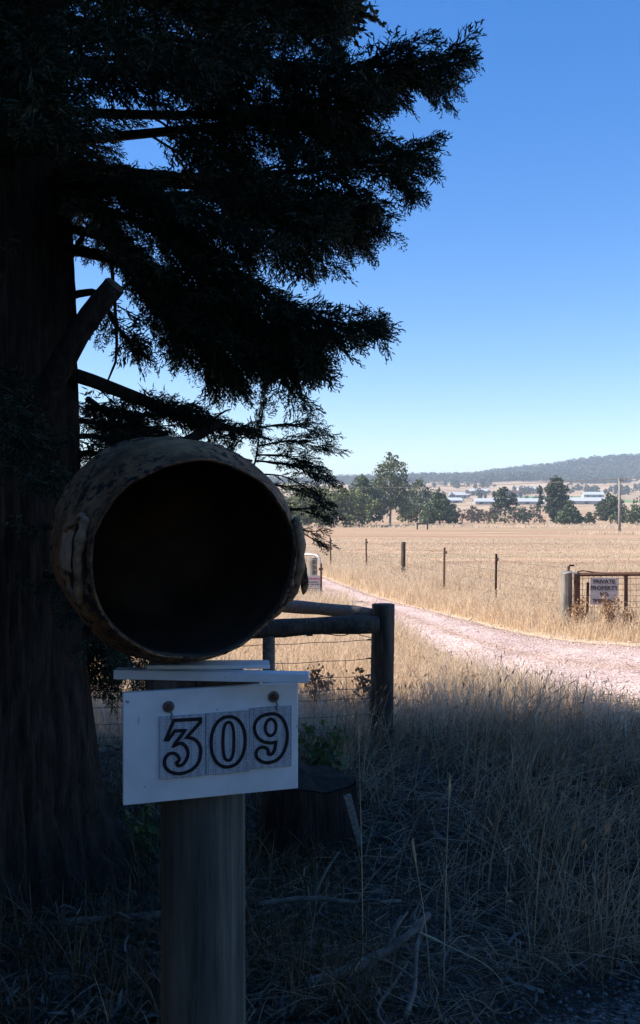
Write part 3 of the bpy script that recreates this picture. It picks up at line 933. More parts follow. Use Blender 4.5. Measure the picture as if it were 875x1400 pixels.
def lathe(prof, seg=128, flip=False):
    v = []; f = []
    for (s, r) in prof:
        for k in range(seg):
            th = 2 * math.pi * k / seg
            v.append(dp(s + (.0025 * math.sin(6 * th) if s < .05 else 0), max(r, .0005) * dent(s, th) + random.gauss(0, .0005), th))
    for i in range(len(prof) - 1):
        for k in range(seg):
            k2 = (k + 1) % seg
            q = (i * seg + k, i * seg + k2, (i + 1) * seg + k2, (i + 1) * seg + k)
            f.append(q[::-1] if flip else q)
    return MB().add(v, f)
db = Vector((BC.x, BC.y, 1.8345))
drum = empty("drum_mailbox", db, "weathered rusty drum lying on its side, open mouth, on the mailbox post", "mailbox")
body = lathe(OUT).build("body", M["drum"], drum, smooth=True)
lathe(INN, flip=True).build("lining", M["drum_in"], drum, smooth=True)
def surf_r(s):
    return float(np.interp(s, [a for a, _ in OUT[3:]], [b for _, b in OUT[3:]]))
def handle(th0, proud):
    """moulded grip: bare pocket framed by an irregular loop whose lower end runs out in a point"""
    sg = 1 if math.cos(th0) < 0 else -1          # w grows upwards on both sides
    def hp(s, w, lift):
        r = surf_r(s)
        th = th0 - sg * w / r
        return dp(s, r + lift, th)
    ring = [(.092, .036), (.078, .047), (.062, .050), (.050, .060), (.034, .066), (.022, .058), (.017, .035), (.018, .0), (.022, -.035), (.032, -.062), (.046, -.080), (.060, -.068), (.068, -.050)]
    pts = catmull([hp(s, w, .001 + proud * (1 if 3 < i < 10 else .35)) for i, (s, w) in enumerate(ring)], 52)
    rad = [.0058 + .0022 * math.sin(i * .9) * math.sin(i * .37 + 1) for i in range(52)]
    for i in range(20, 36): rad[i] += .0018
    rad[0] = rad[-1] = .002
    MB().tube(pts, rad, 10, wob=.4, flat=.8).build("handle", M["drum_edge"], drum, smooth=True)
    def patch(s0, s1, w0, w1, lift, mat, name, n=8):
        v = []; f = []
        for i in range(n + 1):
            for k in range(n + 1):
                v.append(hp(s0 + (s1 - s0) * i / n, w0 + (w1 - w0) * k / n, lift + .0008 * math.sin(2.1 * i + 1.3 * k)))
        for i in range(n):
            for k in range(n):
                a = i * (n + 1) + k
                f.append((a, a + 1, a + n + 2, a + n + 1))
        return MB().add(v, f).build(name, mat, drum, smooth=True)
    patch(.050, .094, -.028, .040, .0035, M["drum_tan"], "grip_pocket")
    patch(.042, .062, -.064, -.030, .0028, M["drum_shade"], "hole_shade_patch")  # dark patches laid on the skin paint the recess shade
    patch(.037, .050, -.058, .054, .0028, M["drum_shade"], "slot_shade_patch")
    patch(.008, .0155, -.035, .045, .0012, M["drum_shade"], "gap_shade_patch")  # shaded gap beside the rim, painted dark with nothing cut in
    MB().tube([hp(.031, .050, .001), hp(.033, .01, .002), hp(.034, -.03, .002), hp(.038, -.055, .001)], [.003, .006, .0055, .002], 8, wob=.3).build("grip_strip", M["drum_tan"], drum, smooth=True)
    MB().tube([hp(.011, -.030, -.001), hp(.012, -.045, .002), hp(.017, -.07, .003), hp(.014, -.10, .002), hp(.011, -.13, -.003)], [.002, .005, .0065, .005, .001], 10, wob=.3, flat=.6).build("flap", M["drum"], drum, smooth=True)
handle(math.pi * 1.0 - .03, .008)
handle(0.0 - .02, .010)
# the right-hand grip has torn loose at the bottom and hangs as a pointed tongue
MB().tube(catmull([dp(.06, .194, .12), dp(.05, .197, -.02), dp(.045, .203, -.16), dp(.04, .210, -.28), dp(.036, .211, -.35)], 12), [.003, .005, .006, .0065, .007, .0075, .0075, .0075, .007, .006, .004, .0015], 10, wob=.2).build("torn_tongue", M["drum"], drum, smooth=True)

# number sign ------------------------------------------------------------
SC = Vector((-.1775, 1.432, 1.709))
SW, SH_, ST = .293, .182, .012
sg = empty("number_board", SC - Vector((0, 0, SH_ / 2)), "white painted board with the house number 309, fixed to the post", "sign")
SROT = Matrix((RT, -AX, Vector((0, 0, 1)))).transposed()      # local x right, y into the board, z up
def sp(u, w, out):
    """point on the sign: u right, w up from the centre, out towards the viewer"""
    return SC + RT * u + Vector((0, 0, w)) + AX * out
MB().box(SC - AX * ST / 2, SW, ST, SH_, SROT, .0015).build("board", M["white"], sg)

def ribbon(pts, width, thick, out, closed=True):
    """flat raised line following a traced outline"""
    pts = [Vector((p[0], p[1])) for p in pts]
    n = len(pts)
    v = []; f = []
    for i, p in enumerate(pts):
        if closed:
            t1 = (p - pts[i - 1]); t2 = (pts[(i + 1) % n] - p)
        else:
            t1 = p - pts[max(i - 1, 0)]; t2 = pts[min(i + 1, n - 1)] - p
            if i == 0: t1 = t2
            if i == n - 1: t2 = t1
        t1 = t1.normalized() if t1.length > 1e-9 else t2.normalized(); t2 = t2.normalized() if t2.length > 1e-9 else t1
        t = (t1 + t2); t = t.normalized() if t.length > .1 else t2
        nn = Vector((-t.y, t.x))
        k = min(1.6, 1 / max(.5, nn.dot(Vector((-t2.y, t2.x)))))
        a, b = p + nn * width / 2 * k, p - nn * width / 2 * k
        v += [sp(a.x, a.y, out), sp(b.x, b.y, out), sp(a.x, a.y, out + thick), sp(b.x, b.y, out + thick)]
    m = n if closed else n - 1
    for i in range(m):
        a = 4 * i; b = 4 * ((i + 1) % n)
        f += [(a + 2, b + 2, b + 3, a + 3), (a, b, b + 2, a + 2), (a + 1, a + 3, b + 3, b + 1)]
    return MB().add(v, f)

def close_smooth(pts, n, sharp=()):
    """closed catmull curve through traced points"""
    P_ = [Vector((a, b, 0)) for a, b in pts]
    k = len(P_)
    out = []
    for i in range(k):
        a, b, c, d = P_[i - 1], P_[i], P_[(i + 1) % k], P_[(i + 2) % k]
        if i in sharp: a = b
        if (i + 1) % k in sharp: d = c
        for j in range(n):
            f = j / n
            q = 0.5 * ((2 * b) + (c - a) * f + (2 * a - 5 * b + 4 * c - d) * f * f + (3 * b - a - 3 * c + d) * f ** 3)
            out.append((q.x, q.y))
    return out

# traced tile boxes on the board (photo enlargement): left, right, top, bottom
TW, TH = .0745, .103
def tile(cu, cw, roll):
    return MB().box(sp(cu, cw, .002), TW - .0012, .004, TH, SROT @ Euler((0, roll, 0)).to_matrix(), .0008).build("number_tile", M["tile"], sg)
TU = [-.0515, .0240, .0975]
TWc = [-.0020, -.0015, .0015]
tiles = [tile(TU[i], TWc[i], R((.3, -.2, .4)[i])) for i in range(3)]
def tr(pts, x0, x1, y0, y1, i):
    """traced enlargement coordinates -> board coordinates"""
    return [(TU[i] + ((x - x0) / (x1 - x0) - .5) * TW, TWc[i] + (.5 - (y - y0) / (y1 - y0)) * TH) for x, y in pts]
RW = .0057
P3 = [(300, 308), (408, 310), (408, 322), (352, 378), (384, 388), (406, 416), (408, 452), (396, 485), (368, 508), (326, 517), (288, 508), (266, 486), (263, 460), (276, 440), (296, 435), (314, 445), (322, 462), (312, 474), (318, 486), (336, 482), (352, 462), (357, 436), (346, 410), (326, 399), (297, 408), (346, 350), (304, 349), (278, 382), (268, 380)]
d3 = ribbon(close_smooth(tr(P3, 243, 427, 290, 535, 0), 5, (0, 1, 2, 3, 17, 24, 25, 26, 27, 28)), RW, .0008, .0041)
d3.build("digit", M["ink"], tiles[0])
def ell(cx, cy, rx, ry, n=44, p=2.0):
    o = []
    for k in range(n):
        a = 2 * math.pi * k / n
        c, s = math.cos(a), math.sin(a)
        o.append((cx + rx * math.copysign(abs(c) ** (2 / p), c), cy + ry * math.copysign(abs(s) ** (2 / p), s)))
    return o
d0 = ribbon(tr(ell(516, 394, 68, 100, p=2.15), 427, 603, 274, 520, 1), RW, .0008, .0041)
r2 = ribbon(tr(ell(517, 392, 22, 76, p=2.5), 427, 603, 274, 520, 1), RW * .9, .0008, .0041)
d0.add(r2.v, r2.f); d0.build("digit", M["ink"], tiles[1])
P9 = [(692, 285), (725, 296), (748, 330), (757, 376), (750, 425), (730, 462), (702, 480), (668, 482), (640, 467), (630, 445), (638, 424), (658, 418), (676, 428), (680, 446), (692, 450), (704, 434), (710, 402), (692, 404), (660, 396), (636, 376), (624, 346), (628, 316), (650, 293)]
d9 = ribbon(close_smooth(tr(P9, 603, 777, 257, 505, 2), 5, (13, 16, 17)), RW, .0008, .0041)
r2 = ribbon(tr(ell(689, 340, 22, 34), 603, 777, 257, 505, 2), RW * .9, .0008, .0041)
d9.add(r2.v, r2.f); d9.build("digit", M["ink"], tiles[2])
# two coach bolts with washers and wire hooks, and a small screw in the corner
for (u, w) in ((-.0735, .0640), (.1035, .0690)):
    wsh = MB().tube([sp(u, w, -.001), sp(u, w, .0022)], [.0098, .0092], 24).build("washer", M["bolt"], sg)
    MB().tube([sp(u, w, .002), sp(u, w, .0052), sp(u, w, .0062)], [.0055, .005, .0025], 12).build("bolt_head", M["rust"], wsh)
    MB().tube(catmull([sp(u + .003, w - .007, .003), sp(u + .005, w - .013, .0045), sp(u + .003, w - .018, .004), sp(u + .006, w - .022, .005)], 10), .0013, 6).build("wire_hook", M["bolt"], wsh)
MB().tube([sp(-.1385, .0775, 0), sp(-.1385, .0775, .0015), sp(-.1385, .0775, .0022)], [.0035, .0032, .0015], 12).build("screw", M["steel"], sg)

# ------------------------------------------------------------------ near fence: corner post, brace rails, wires
nf = empty("wire_fence", (.62, 7.8, zgf(.62, 7.8)), "post and wire fence with dark round corner post and pole rails in the tree shade", "fence")
def fpost(x, y, h, r, mat, name="post", lean=(0, 0), par=None, seg=18):
    z = zgf(x, y)
    return round_post(MB(), x, y, z - .3, z + h, r, seg, 24, .006 * r / .08, lean, 3).build(name, mat, par or nf, smooth=True)
fpost(.555, 7.8, 1.235, .105, M["fence_post"], "corner_post", (.012, 0), seg=26)
fpost(-.455, 7.56, .98, .055, M["rail"], lean=(.005, 0))
fpost(-2.13, 7.5, 1.1, .085, M["fence_post"], lean=(-.02, 0))
FA, FB = Vector((.47, 7.74, 0)), Vector((-2.13, 7.42, 0))
def pole(name, a, b, r0, r1, mat, par):
    n = 14
    pts = [Vector(a).lerp(Vector(b), i / (n - 1)) + Vector((0, 0, .008 * math.sin(i * .8))) for i in range(n)]
    return MB().tube(pts, [r0 + (r1 - r0) * i / (n - 1) + .004 * math.sin(i * 1.7) for i in range(n)], 14, wob=.06).build(name, mat, par, smooth=True)
pole("rail", (.52, 7.72, 1.045), (-2.15, 7.30, 1.02), .078, .082, M["fence_post"], nf)
pole("rail", (.49, 7.84, 1.115), (-1.65, 9.6, 1.14), .060, .066, M["rail"], nf)
fpost(-1.65, 9.65, 1.15, .08, M["fence_post"])
for i, (za, zb) in enumerate([(.905, .855), (.735, .685), (.585, .535), (.475, .43), (.385, .335), (.24, .20), (.12, .09)]):
    pts = [FA.lerp(FB, t) + Vector((0, 0, za + (zb - za) * t * .4 - .02 * math.sin(math.pi * t) * (1 + .5 * math.sin(i * 3)) + .004 * math.sin(t * 40 + i))) for t in np.linspace(0, 1, 24)]
    MB().tube(pts, .0032, 5).build("wire", M["wire"], nf)
    MB().tube([pts[0] + Vector((-.06, -.004, 0)), pts[0] + Vector((-.02, -.004, .004)), pts[0]], [.004, .009, .004], 6).build("wire_tie", M["wire"], nf)
for t in (.09, .2, .3, .47, .6, .72, .85):
    p = FA.lerp(FB, t)
    MB().tube([p + Vector((random.gauss(0, .015), -.006, .06)), p + Vector((random.gauss(0, .01), -.008, .4)), p + Vector((random.gauss(0, .015), -.006, .72))], .0026, 5).build("stay_wire", M["wire"], nf)
for (px, py) in ((484, 859), (423, 867), (386, 869)):
    p = P(px, py, 7.56)
    MB().box(p, .058, .03, .034, None, .004).build("insulator", M["black"], nf)
MB().tube(catmull([P(508, 862, 7.66), P(497, 858, 7.58), P(486, 862, 7.55), P(470, 869, 7.55), P(445, 867, 7.55), P(420, 866, 7.55), P(395, 868, 7.55), P(370, 868, 7.55)], 40), .004, 6).build("slack_cable", M["black"], nf)
MB().tube(catmull([P(511, 868, 7.68), P(500, 861, 7.6), P(490, 867, 7.6), P(508, 872, 7.68)], 16), .0035, 6).build("wire_loop", M["wire"], nf)

# ------------------------------------------------------------------ stump, leafy weed, fallen branches
sx_, sy_ = -.07, 5.3
sz_ = zgf(sx_, sy_)
v = []; f = []
seg, rows = 60, 14
for i in range(rows + 1):
    t = i / rows
    for k in range(seg):
        a = 2 * math.pi * k / seg
        r = .25 * (1 + .12 * math.sin(2 * a + 1) + .07 * math.sin(3 * a) + .04 * math.sin(7 * a + 1)) * (1.12 - .16 * t + .25 * (1 - t) ** 6) + .012 * abs(math.sin(a * 14 + t))
        z = sz_ - .1 + (.54 + .05 * math.cos(a - 2.6) + .006 * math.sin(7 * a)) * t
        v.append((sx_ + r * math.cos(a) * 1.02, sy_ + r * math.sin(a) * .85, z))
for i in range(rows):
    for k in range(seg):
        k2 = (k + 1) % seg
        f.append((i * seg + k, i * seg + k2, (i + 1) * seg + k2, (i + 1) * seg + k))
stump = empty("tree_stump", (sx_, sy_, sz_), "low wide sawn tree stump behind the mailbox post", "stump")
MB().add(v, f).build("bark", M["bark"], stump, smooth=True)
top = v[-seg:]
cv = [Vector(p) for p in top]
cc = sum(cv, Vector()) / seg
MB().add([c.lerp(cc, .03) + Vector((0, 0, .003)) for c in cv] + [cc + Vector((0, 0, .01))], [(k, (k + 1) % seg, seg) for k in range(seg)]).build("sawn_top", M["rings"], stump)
# split slab of pale wood where the side of the stump broke away
sl = P(470, 1075, 5.05)
MB().box((.195, 5.06, sz_ + .26), .05, .03, .33, Euler((R(4), R(-17), R(24))).to_matrix(), .008).build("split_slab", M["rail"], stump)

def leaf_cloud(pos, size, aspect=.5, seedr=None):
    """one folded-free diamond leaf per point, random facing"""
    n = len(pos)
    u = rng.normal(size=(n, 3)); u /= np.linalg.norm(u, axis=1)[:, None]
    w = np.cross(u, rng.normal(size=(n, 3))); w /= np.linalg.norm(w, axis=1)[:, None]
    s = (size * rng.uniform(.6, 1.3, n))[:, None]
    V = np.stack([pos - u * s * .5, pos + w * s * .5 * aspect, pos + u * s * .5, pos - w * s * .5 * aspect], 1).reshape(-1, 3)
    F = np.arange(4 * n).reshape(-1, 4)
    r = np.repeat(np.clip(rng.normal(.5, .25, n), 0, 1), 4)
    return V, F, r

def herb(x, y, h, n, spread, label, mat, size=.05, name="leafy_weed", cat="plant", stems=7, asp=.7, group=None):
    z = zgf(x, y)
    e = empty(name, (x, y, z), label, cat, group)
    st = MB(); pos = []
    for k in range(stems):
        a = random.uniform(0, 6.28)
        top_ = Vector((x + spread * random.uniform(.2, 1) * math.cos(a), y + spread * random.uniform(.2, 1) * math.sin(a), z + h * random.uniform(.6, 1)))
        b = Vector((x + .03 * math.cos(a), y + .03 * math.sin(a), z - .02))
        pts = catmull([b, b.lerp(top_, .5) + Vector((0, 0, .12 * h)), top_], 8)
        st.tube(pts, [.005 - .0004 * i for i in range(8)], 5)
        for j in range(n // stems):
            t = random.uniform(.25, 1)
            i = min(int(t * 7), 6)
            pos.append(pts[i].lerp(pts[i + 1], random.random()) + Vector((random.gauss(0, size * .8), random.gauss(0, size * .8), random.gauss(0, size * .6))))
    st.build("stem", mat, e)
    V, F, r = leaf_cloud(np.array(pos), size, asp)
    np_mesh("foliage", V - np.array([x, y, z]), F, mat, r, parent=e)
    return e
herb(.02, 6.1, .56, 240, .26, "green leafy weed growing beside the stump at the fence", M["herb"], .06)
herb(-.98, 5.0, .35, 120, .22, "low green weed by the foot of the cypress trunk", M["herb"], .05)

def stick(pts, r0, r1, label, twigs=()):
    pts = [Vector((x, y, zgf(x, y) + h * 1.3 + .035)) for x, y, h in pts]
    m = MB()
    p = catmull(pts, 18)
    m.tube(p, [r0 + (r1 - r0) * i / 17 for i in range(18)], 8, wob=.2)
    for (i, d, l) in twigs:
        a = p[i]; b = a + Vector(d).normalized() * l
        m.tube(catmull([a, a.lerp(b, .5) + Vector((0, 0, .02)), b], 6), [r1 * .9 - r1 * .12 * k for k in range(6)], 6)
    o = m.build("fallen_branch", M["stick"], base=pts[0], smooth=True)
    tag(o, label, "branch", "fallen branches in the litter")
stick([(-.06, 3.25, .03), (.15, 3.4, .05), (.33, 3.55, .09), (.47, 3.72, .14)], .022, .014, "crooked fallen branch lying in the litter right of the mailbox post", [(9, (.2, .3, .15), .22)])
stick([(.29, 2.95, .02), (.34, 3.1, .06), (.37, 3.3, .12), (.43, 3.55, .17)], .010, .007, "thin pale forked stick leaning on the crooked branch", [(7, (-.5, .3, .1), .2)])
stick([(.22, 2.85, .02), (.2, 3.0, .03), (.27, 3.18, .05), (.34, 3.3, .09)], .008, .005, "short bent twig on bare earth near the gravel", [])
stick([(-1.2, 4.0, .05), (-.9, 4.02, .06), (-.6, 4.05, .08), (-.35, 4.1, .09)], .018, .02, "straight fallen branch lying between the cypress foot and the mailbox post", [(4, (.3, -.4, .2), .25)])
stick([(-.3, 4.1, .09), (-.05, 4.15, .10), (.2, 4.2, .07), (.4, 4.3, .05)], .014, .010, "grey fallen branch in the litter in front of the stump", [(6, (.3, .5, .3), .3), (11, (.3, -.4, .15), .25)])

# ------------------------------------------------------------------ far roadside fence with steel pickets
PK = [(775, 15.0), (677, 17.2), (607, 19.7), (551, 22.9), (502, 25.2), (453, 27.6)]
pts_pk = [((px - 437.5) / FPX * d, d) for px, d in PK]
rf = empty("picket_fence", (pts_pk[2][0], pts_pk[2][1], zgf(*pts_pk[2])), "steel picket and wire fence along the far edge of the gravel driveway", "fence")
for i, (x, y) in enumerate(pts_pk):
    if i == 0: continue
    z = zgf(x, y)
    if i == 3:
        fpost(x, y, 1.17, .062, M["fence_post"], "timber_post", (.01, 0), rf)
        continue
    mb = MB()
    a0 = random.uniform(0, 2)
    lx = random.uniform(-.03, .03)
    for k in range(3):
        an = a0 + k * 2.094
        c, s = math.cos(an), math.sin(an)
        w = .028; t = .004
        v = []
        for (zz, ox) in ((z - .3, 0), (z + 1.16, lx)):
            for (u, q) in ((0, t), (w, t), (w, -t), (0, -t)):
                v.append((x + ox + c * u - s * q, y + s * u + c * q, zz))
        mb.add(v, [(0, 1, 5, 4), (1, 2, 6, 5), (2, 3, 7, 6), (4, 5, 6, 7)])
    mb.build("steel_picket", M["picket"], rf)
    MB().box((x + lx + .03, y - .02, z + 1.05), .03, .03, .06, None, .005).build("insulator", M["black"], rf)
ext = pts_pk + [(-1.0, 31.0), (-3.0, 36.0)]
for h in (1.06, .84, .62, .40):
    pp = []
    for a, b in zip(ext[:-1], ext[1:]):
        for t in np.linspace(0, 1, 6)[:-1]:
            x = a[0] + (b[0] - a[0]) * t; y = a[1] + (b[1] - a[1]) * t
            pp.append((x, y - .03, zgf(x, y) + h - .025 * math.sin(math.pi * t)))
    MB().tube(pp, .0028, 4).build("wire", M["wire"], rf)

# ------------------------------------------------------------------ right-hand gate with the private property sign
def text_mesh(s, size, bold=0.0):
    cu = bpy.data.curves.new("lettering", 'FONT')
    cu.body = s; cu.size = size; cu.align_x = 'CENTER'; cu.align_y = 'CENTER'
    cu.extrude = .0012; cu.offset = bold; cu.resolution_u = 3
    ob = bpy.data.objects.new("lettering", cu)
    COL.objects.link(ob)
    dg = bpy.context.evaluated_depsgraph_get()
    me = bpy.data.meshes.new_from_object(ob.evaluated_get(dg))
    bpy.data.objects.remove(ob); bpy.data.curves.remove(cu)
    return me

def put_text(s, size, centre, rz, mat, parent, bold=0.0, name="lettering", sx=1.0):
    me = text_mesh(s, size, bold)
    me.materials.clear(); me.materials.append(mat)
    o = bpy.data.objects.new(name, me); COL.objects.link(o)
    m = Matrix.Translation(Vector(centre)) @ Euler((R(90), 0, rz)).to_matrix().to_4x4() @ Matrix.Diagonal((sx, 1, 1, 1))
    me.transform(world_of(parent).inverted() @ m)
    o.parent = parent
    return o

GY = 15.1
def gx(px, d=GY): return (px - 437.5) / FPX * d
gz = zgf(4.3, GY)
gp = round_post(MB(), gx(774), GY, gz - .3, gz + .985, .108, 26, 24, .006, (0, 0), 5).build("gate_post", M["grey_post"], base=(gx(774), GY, gz), smooth=True)
tag(gp, "bleached grey timber strainer post beside the brown gate", "post")
gate = empty("brown_gate", (gx(786), GY - .1, gz), "rusty brown steel gate with mesh, carrying the private property sign", "gate")
def bar(a, b, r, par, name, mat, sq=True):
    return MB().tube([a, b], r, 4 if sq else 10).build(name, mat, par)
GX0, GX1 = gx(786.5), gx(786.5) + 3.4
gyf = lambda x: GY - .1 - (x - GX0) * .10
def gpt(x, h): return Vector((x, gyf(x), gz + h))
MB().box(gpt(GX0, .50), .10, .06, .93, None, .006).build("hinge_stile", M["rust"], gate)
MB().tube([gpt(GX0 - .0, .935), gpt(GX1, .985)], .034, 4).build("top_rail", M["rust"], gate)
MB().tube([gpt(GX0, .12), gpt(GX1, .14)], .026, 4).build("bottom_rail", M["rust"], gate)
MB().tube([gpt(GX1, .10), gpt(GX1, .985)], .03, 4).build("closing_stile", M["rust"], gate)
for px in (851, 905):
    x = gx(px)
    MB().box(gpt(x, .53), .058, .035, .82, None, .004).build("upright", M["rust"], gate)
x = gx(800.5)
MB().box(gpt(x, .44) + Vector((0, .0, 0)), .045, .03, .72, Euler((0, R(1.5), 0)).to_matrix(), .004).build("sign_upright", M["rust"], gate)
ms = MB()
for i in range(32):
    x = GX0 + .1 + i * .1
    if x < GX1: ms.tube([gpt(x, .12) + Vector((0, .01, 0)), gpt(x, .94) + Vector((0, .01, 0))], .0035, 4)
for j in range(8):
    ms.tube([gpt(GX0, .17 + .1 * j) + Vector((0, .012, 0)), gpt(GX1, .18 + .1 * j) + Vector((0, .012, 0))], .0035, 4)
ms.build("wire_mesh", M["wire"], gate)
# hinge strap and chain over the post top, with the latch knob standing above it
MB().tube(catmull([Vector((gx(768), GY - .12, gz + .95)), Vector((gx(776), GY - .15, gz + .975)), Vector((gx(786), GY - .13, gz + .955))], 10), .014, 8).build("hinge_strap", M["steel"], gate)
MB().tube(catmull([gpt(GX0, .97), Vector((gx(795), GY - .05, gz + .995)), Vector((gx(812), GY - .05, gz + .97)), gpt(gx(826), .96)], 12), .012, 6).build("chain", M["rust"], gate)
lk = round_post(MB(), gx(778), GY + .02, gz + .98, gz + 1.075, .022, 12, 4, .001, checks=0).build("latch_pin", M["rust"], gate, smooth=True)
MB().box((gx(782), GY + .02, gz + 1.085), .085, .03, .03, None, .006).build("latch_handle", M["black"], gate)

sxc, szc = gx(821), EYE - (808 - 693) / FPX * (GY - .15)
sy0 = gyf(sxc) - .045
ps = empty("property_sign", (sxc, sy0, szc - .235), "private property sign on the brown gate, its shade put into the grey colour", "sign", rz=R(-5.7))
MB().box((sxc, sy0, szc), .465, .008, .47, Euler((0, R(.8), R(-5.7))).to_matrix(), .0015).build("plate", M["sign_shade_tone"], ps)
nv = Vector((math.sin(R(-5.7)), -math.cos(R(-5.7)), 0)) * .0065
for s, dz_, sz in (("PRIVATE", .165, .098), ("PROPERTY", .055, .098), ("NO", -.05, .085), ("TRESPASSING", -.165, .078)):
    put_text(s, sz, Vector((sxc, sy0, szc + dz_)) + nv, R(-5.7), M["sign_ink"], ps, .0022, sx=1.0 if s != "TRESPASSING" else .82)
for (a, b) in ((-.215, .215), (.215, .215)):
    p = Vector((sxc + a, sy0 - a * .1, szc + b)) + nv
    MB().tube([p, p + nv * .6], .008, 8).build("rivet", M["rust"], ps)

# ------------------------------------------------------------------ gate by the drum with the warning sign
WD = 18.6
wz = zgf(0, WD)
wp = round_post(MB(), gx(427, WD + .25), WD + .25, wz - .3, wz + 1.0, .115, 24, 20, .006, checks=4).build("gate_post", M["grey_post"], base=(gx(427, WD + .25), WD + .25, wz), smooth=True)
tag(wp, "bleached timber post behind the pipe gate with the warning sign", "post")
wg = empty("pipe_gate", (gx(437, WD), WD, wz), "open galvanised pipe farm gate with rounded corners behind the drum", "gate")
XR, XL = gx(437.5, WD), gx(437.5, WD) - 1.5
def wpt(x, h): return Vector((x, WD + (XR - x) * .9, wz + h))
fr = [wpt(XR, .12), wpt(XR, .5), wpt(XR, .92), wpt(XR - .025, 1.02), wpt(XR - .09, 1.065), wpt(XR - .25, 1.075), wpt(XL, 1.075)]
MB().tube(catmull(fr, 40), .022, 10).build("frame", M["steel"], wg, smooth=True)
MB().tube([wpt(XR, .12), wpt(XL, .12)], .02, 10).build("bottom_rail", M["steel"], wg, smooth=True)
MB().tube([wpt(XR + .02, .05), wpt(XR + .02, .90)], .026, 10).build("hinge_tube", M["rust"], wg, smooth=True)
for h in (.3, .78):
    MB().box(wpt(XR + .02, h), .09, .05, .05, None, .006).build("hinge", M["rust"], wg)
ms = MB()
for j in range(8):
    ms.tube([wpt(XR, .2 + .11 * j), wpt(XL, .2 + .11 * j)], .004, 4)
for i in range(14):
    x = XR - .1 * (i + 1); ms.tube([wpt(x, .12), wpt(x, 1.07)], .004, 4)
ms.build("wire_mesh", M["wire"], wg)
wx, wzc = gx(428.5, WD - .06), EYE - (800 - 693) / FPX * (WD - .06)
wy = WD - .05
ws = empty("warning_sign", (wx, wy, wzc - .2), "small white warning sign with red heading wired to the pipe gate", "sign")
MB().box((wx, wy, wzc), .29, .006, .405, None, .001).build("plate", M["sign_white"], ws)
put_text("WARNING!", .062, (wx, wy - .0055, wzc + .135), 0, M["sign_red"], ws, .0012)
for k, (a, b) in enumerate(((-.12, .11), (-.12, .12), (-.12, -.03), (-.12, .115), (-.12, .09))):
    zz = wzc + .065 - .047 * k
    x = a
    ln = MB()
    while x < b:
        w = min(random.uniform(.025, .055), b - x)
        ln.box((wx + x + w / 2, wy - .0055, zz), w, .0016, .018); x += w + .010
    ln.build("print_line", M["sign_ink"], ws)

# ------------------------------------------------------------------ power line
def power_pole(px, d, h, label, base_z=None):
    x = (px - 437.5) / FPX * d
    z = zgf(x, d)
    e = empty("power_pole", (x, d, z), label, "pole", "poles of the power line")
    MB().tube([(x, d, z - .5), (x, d, z + h * .5), (x, d, z + h)], [.24, .205, .17], 12).build("shaft", M["pole"], e, smooth=True)
    ca = Vector((.97, .24, 0))
    c = Vector((x, d - .22, z + h - .35))
    MB().tube([c - ca * .2, c + ca * 1.2], .075, 4).build("crossarm", M["pole"], e)
    tops = []
    for s in (-.05, 1.05):
        p = c + ca * s + Vector((0, 0, .05))
        MB().tube([p, p + Vector((0, 0, .14)), p + Vector((0, 0, .28))], [.05, .09, .04], 8).build("insulator", M["porcelain"], e)
        tops.append(p + Vector((0, 0, .22)))
    return tops
t1 = power_pole(847, 130, 8.5, "grey timber power pole standing in the mown paddock")
t0 = power_pole(300, 200, 9.5, "power pole beyond the drum and the paddock trees")
t2 = power_pole(1330, 98, 8.5, "power pole at the right-hand side of the paddock")
for a_, b_, lab in ((t0, t1, "power wires strung from the paddock pole past the birch"), (t1, t2, "power wires running on from the paddock pole over the gate")):
    e = empty("power_wires", (a_[0] + b_[0]) / 2, lab, "wire")
    for a, b in zip(a_, b_):
        L = (b - a).length
        MB().tube([a.lerp(b, t) - Vector((0, 0, .011 * L * 4 * t * (1 - t))) for t in np.linspace(0, 1, 30)], .022, 4).build("strand", M["wire"], e)

# ------------------------------------------------------------------ paddock trees
def crown_points(blobs, n, clump):
    vol = np.array([b[3] * b[4] * b[5] for b in blobs], float) ** .75
    vol /= vol.sum()
    out = []
    for b, f in zip(blobs, vol):
        m = max(4, int(n * f / clump))
        u = rng.normal(size=(m, 3)); u /= np.linalg.norm(u, axis=1)[:, None]
        r = rng.uniform(.35, 1.0, m) ** .5
        c = np.array(b[:3]) + u * r[:, None] * np.array(b[3:6])
        k = int(clump)
        sp_ = .20 * min(b[3:6])
        out.append((c[:, None, :] + rng.normal(size=(m, k, 3)) * sp_ * np.array([1, 1, .75])).reshape(-1, 3))
    return np.concatenate(out)

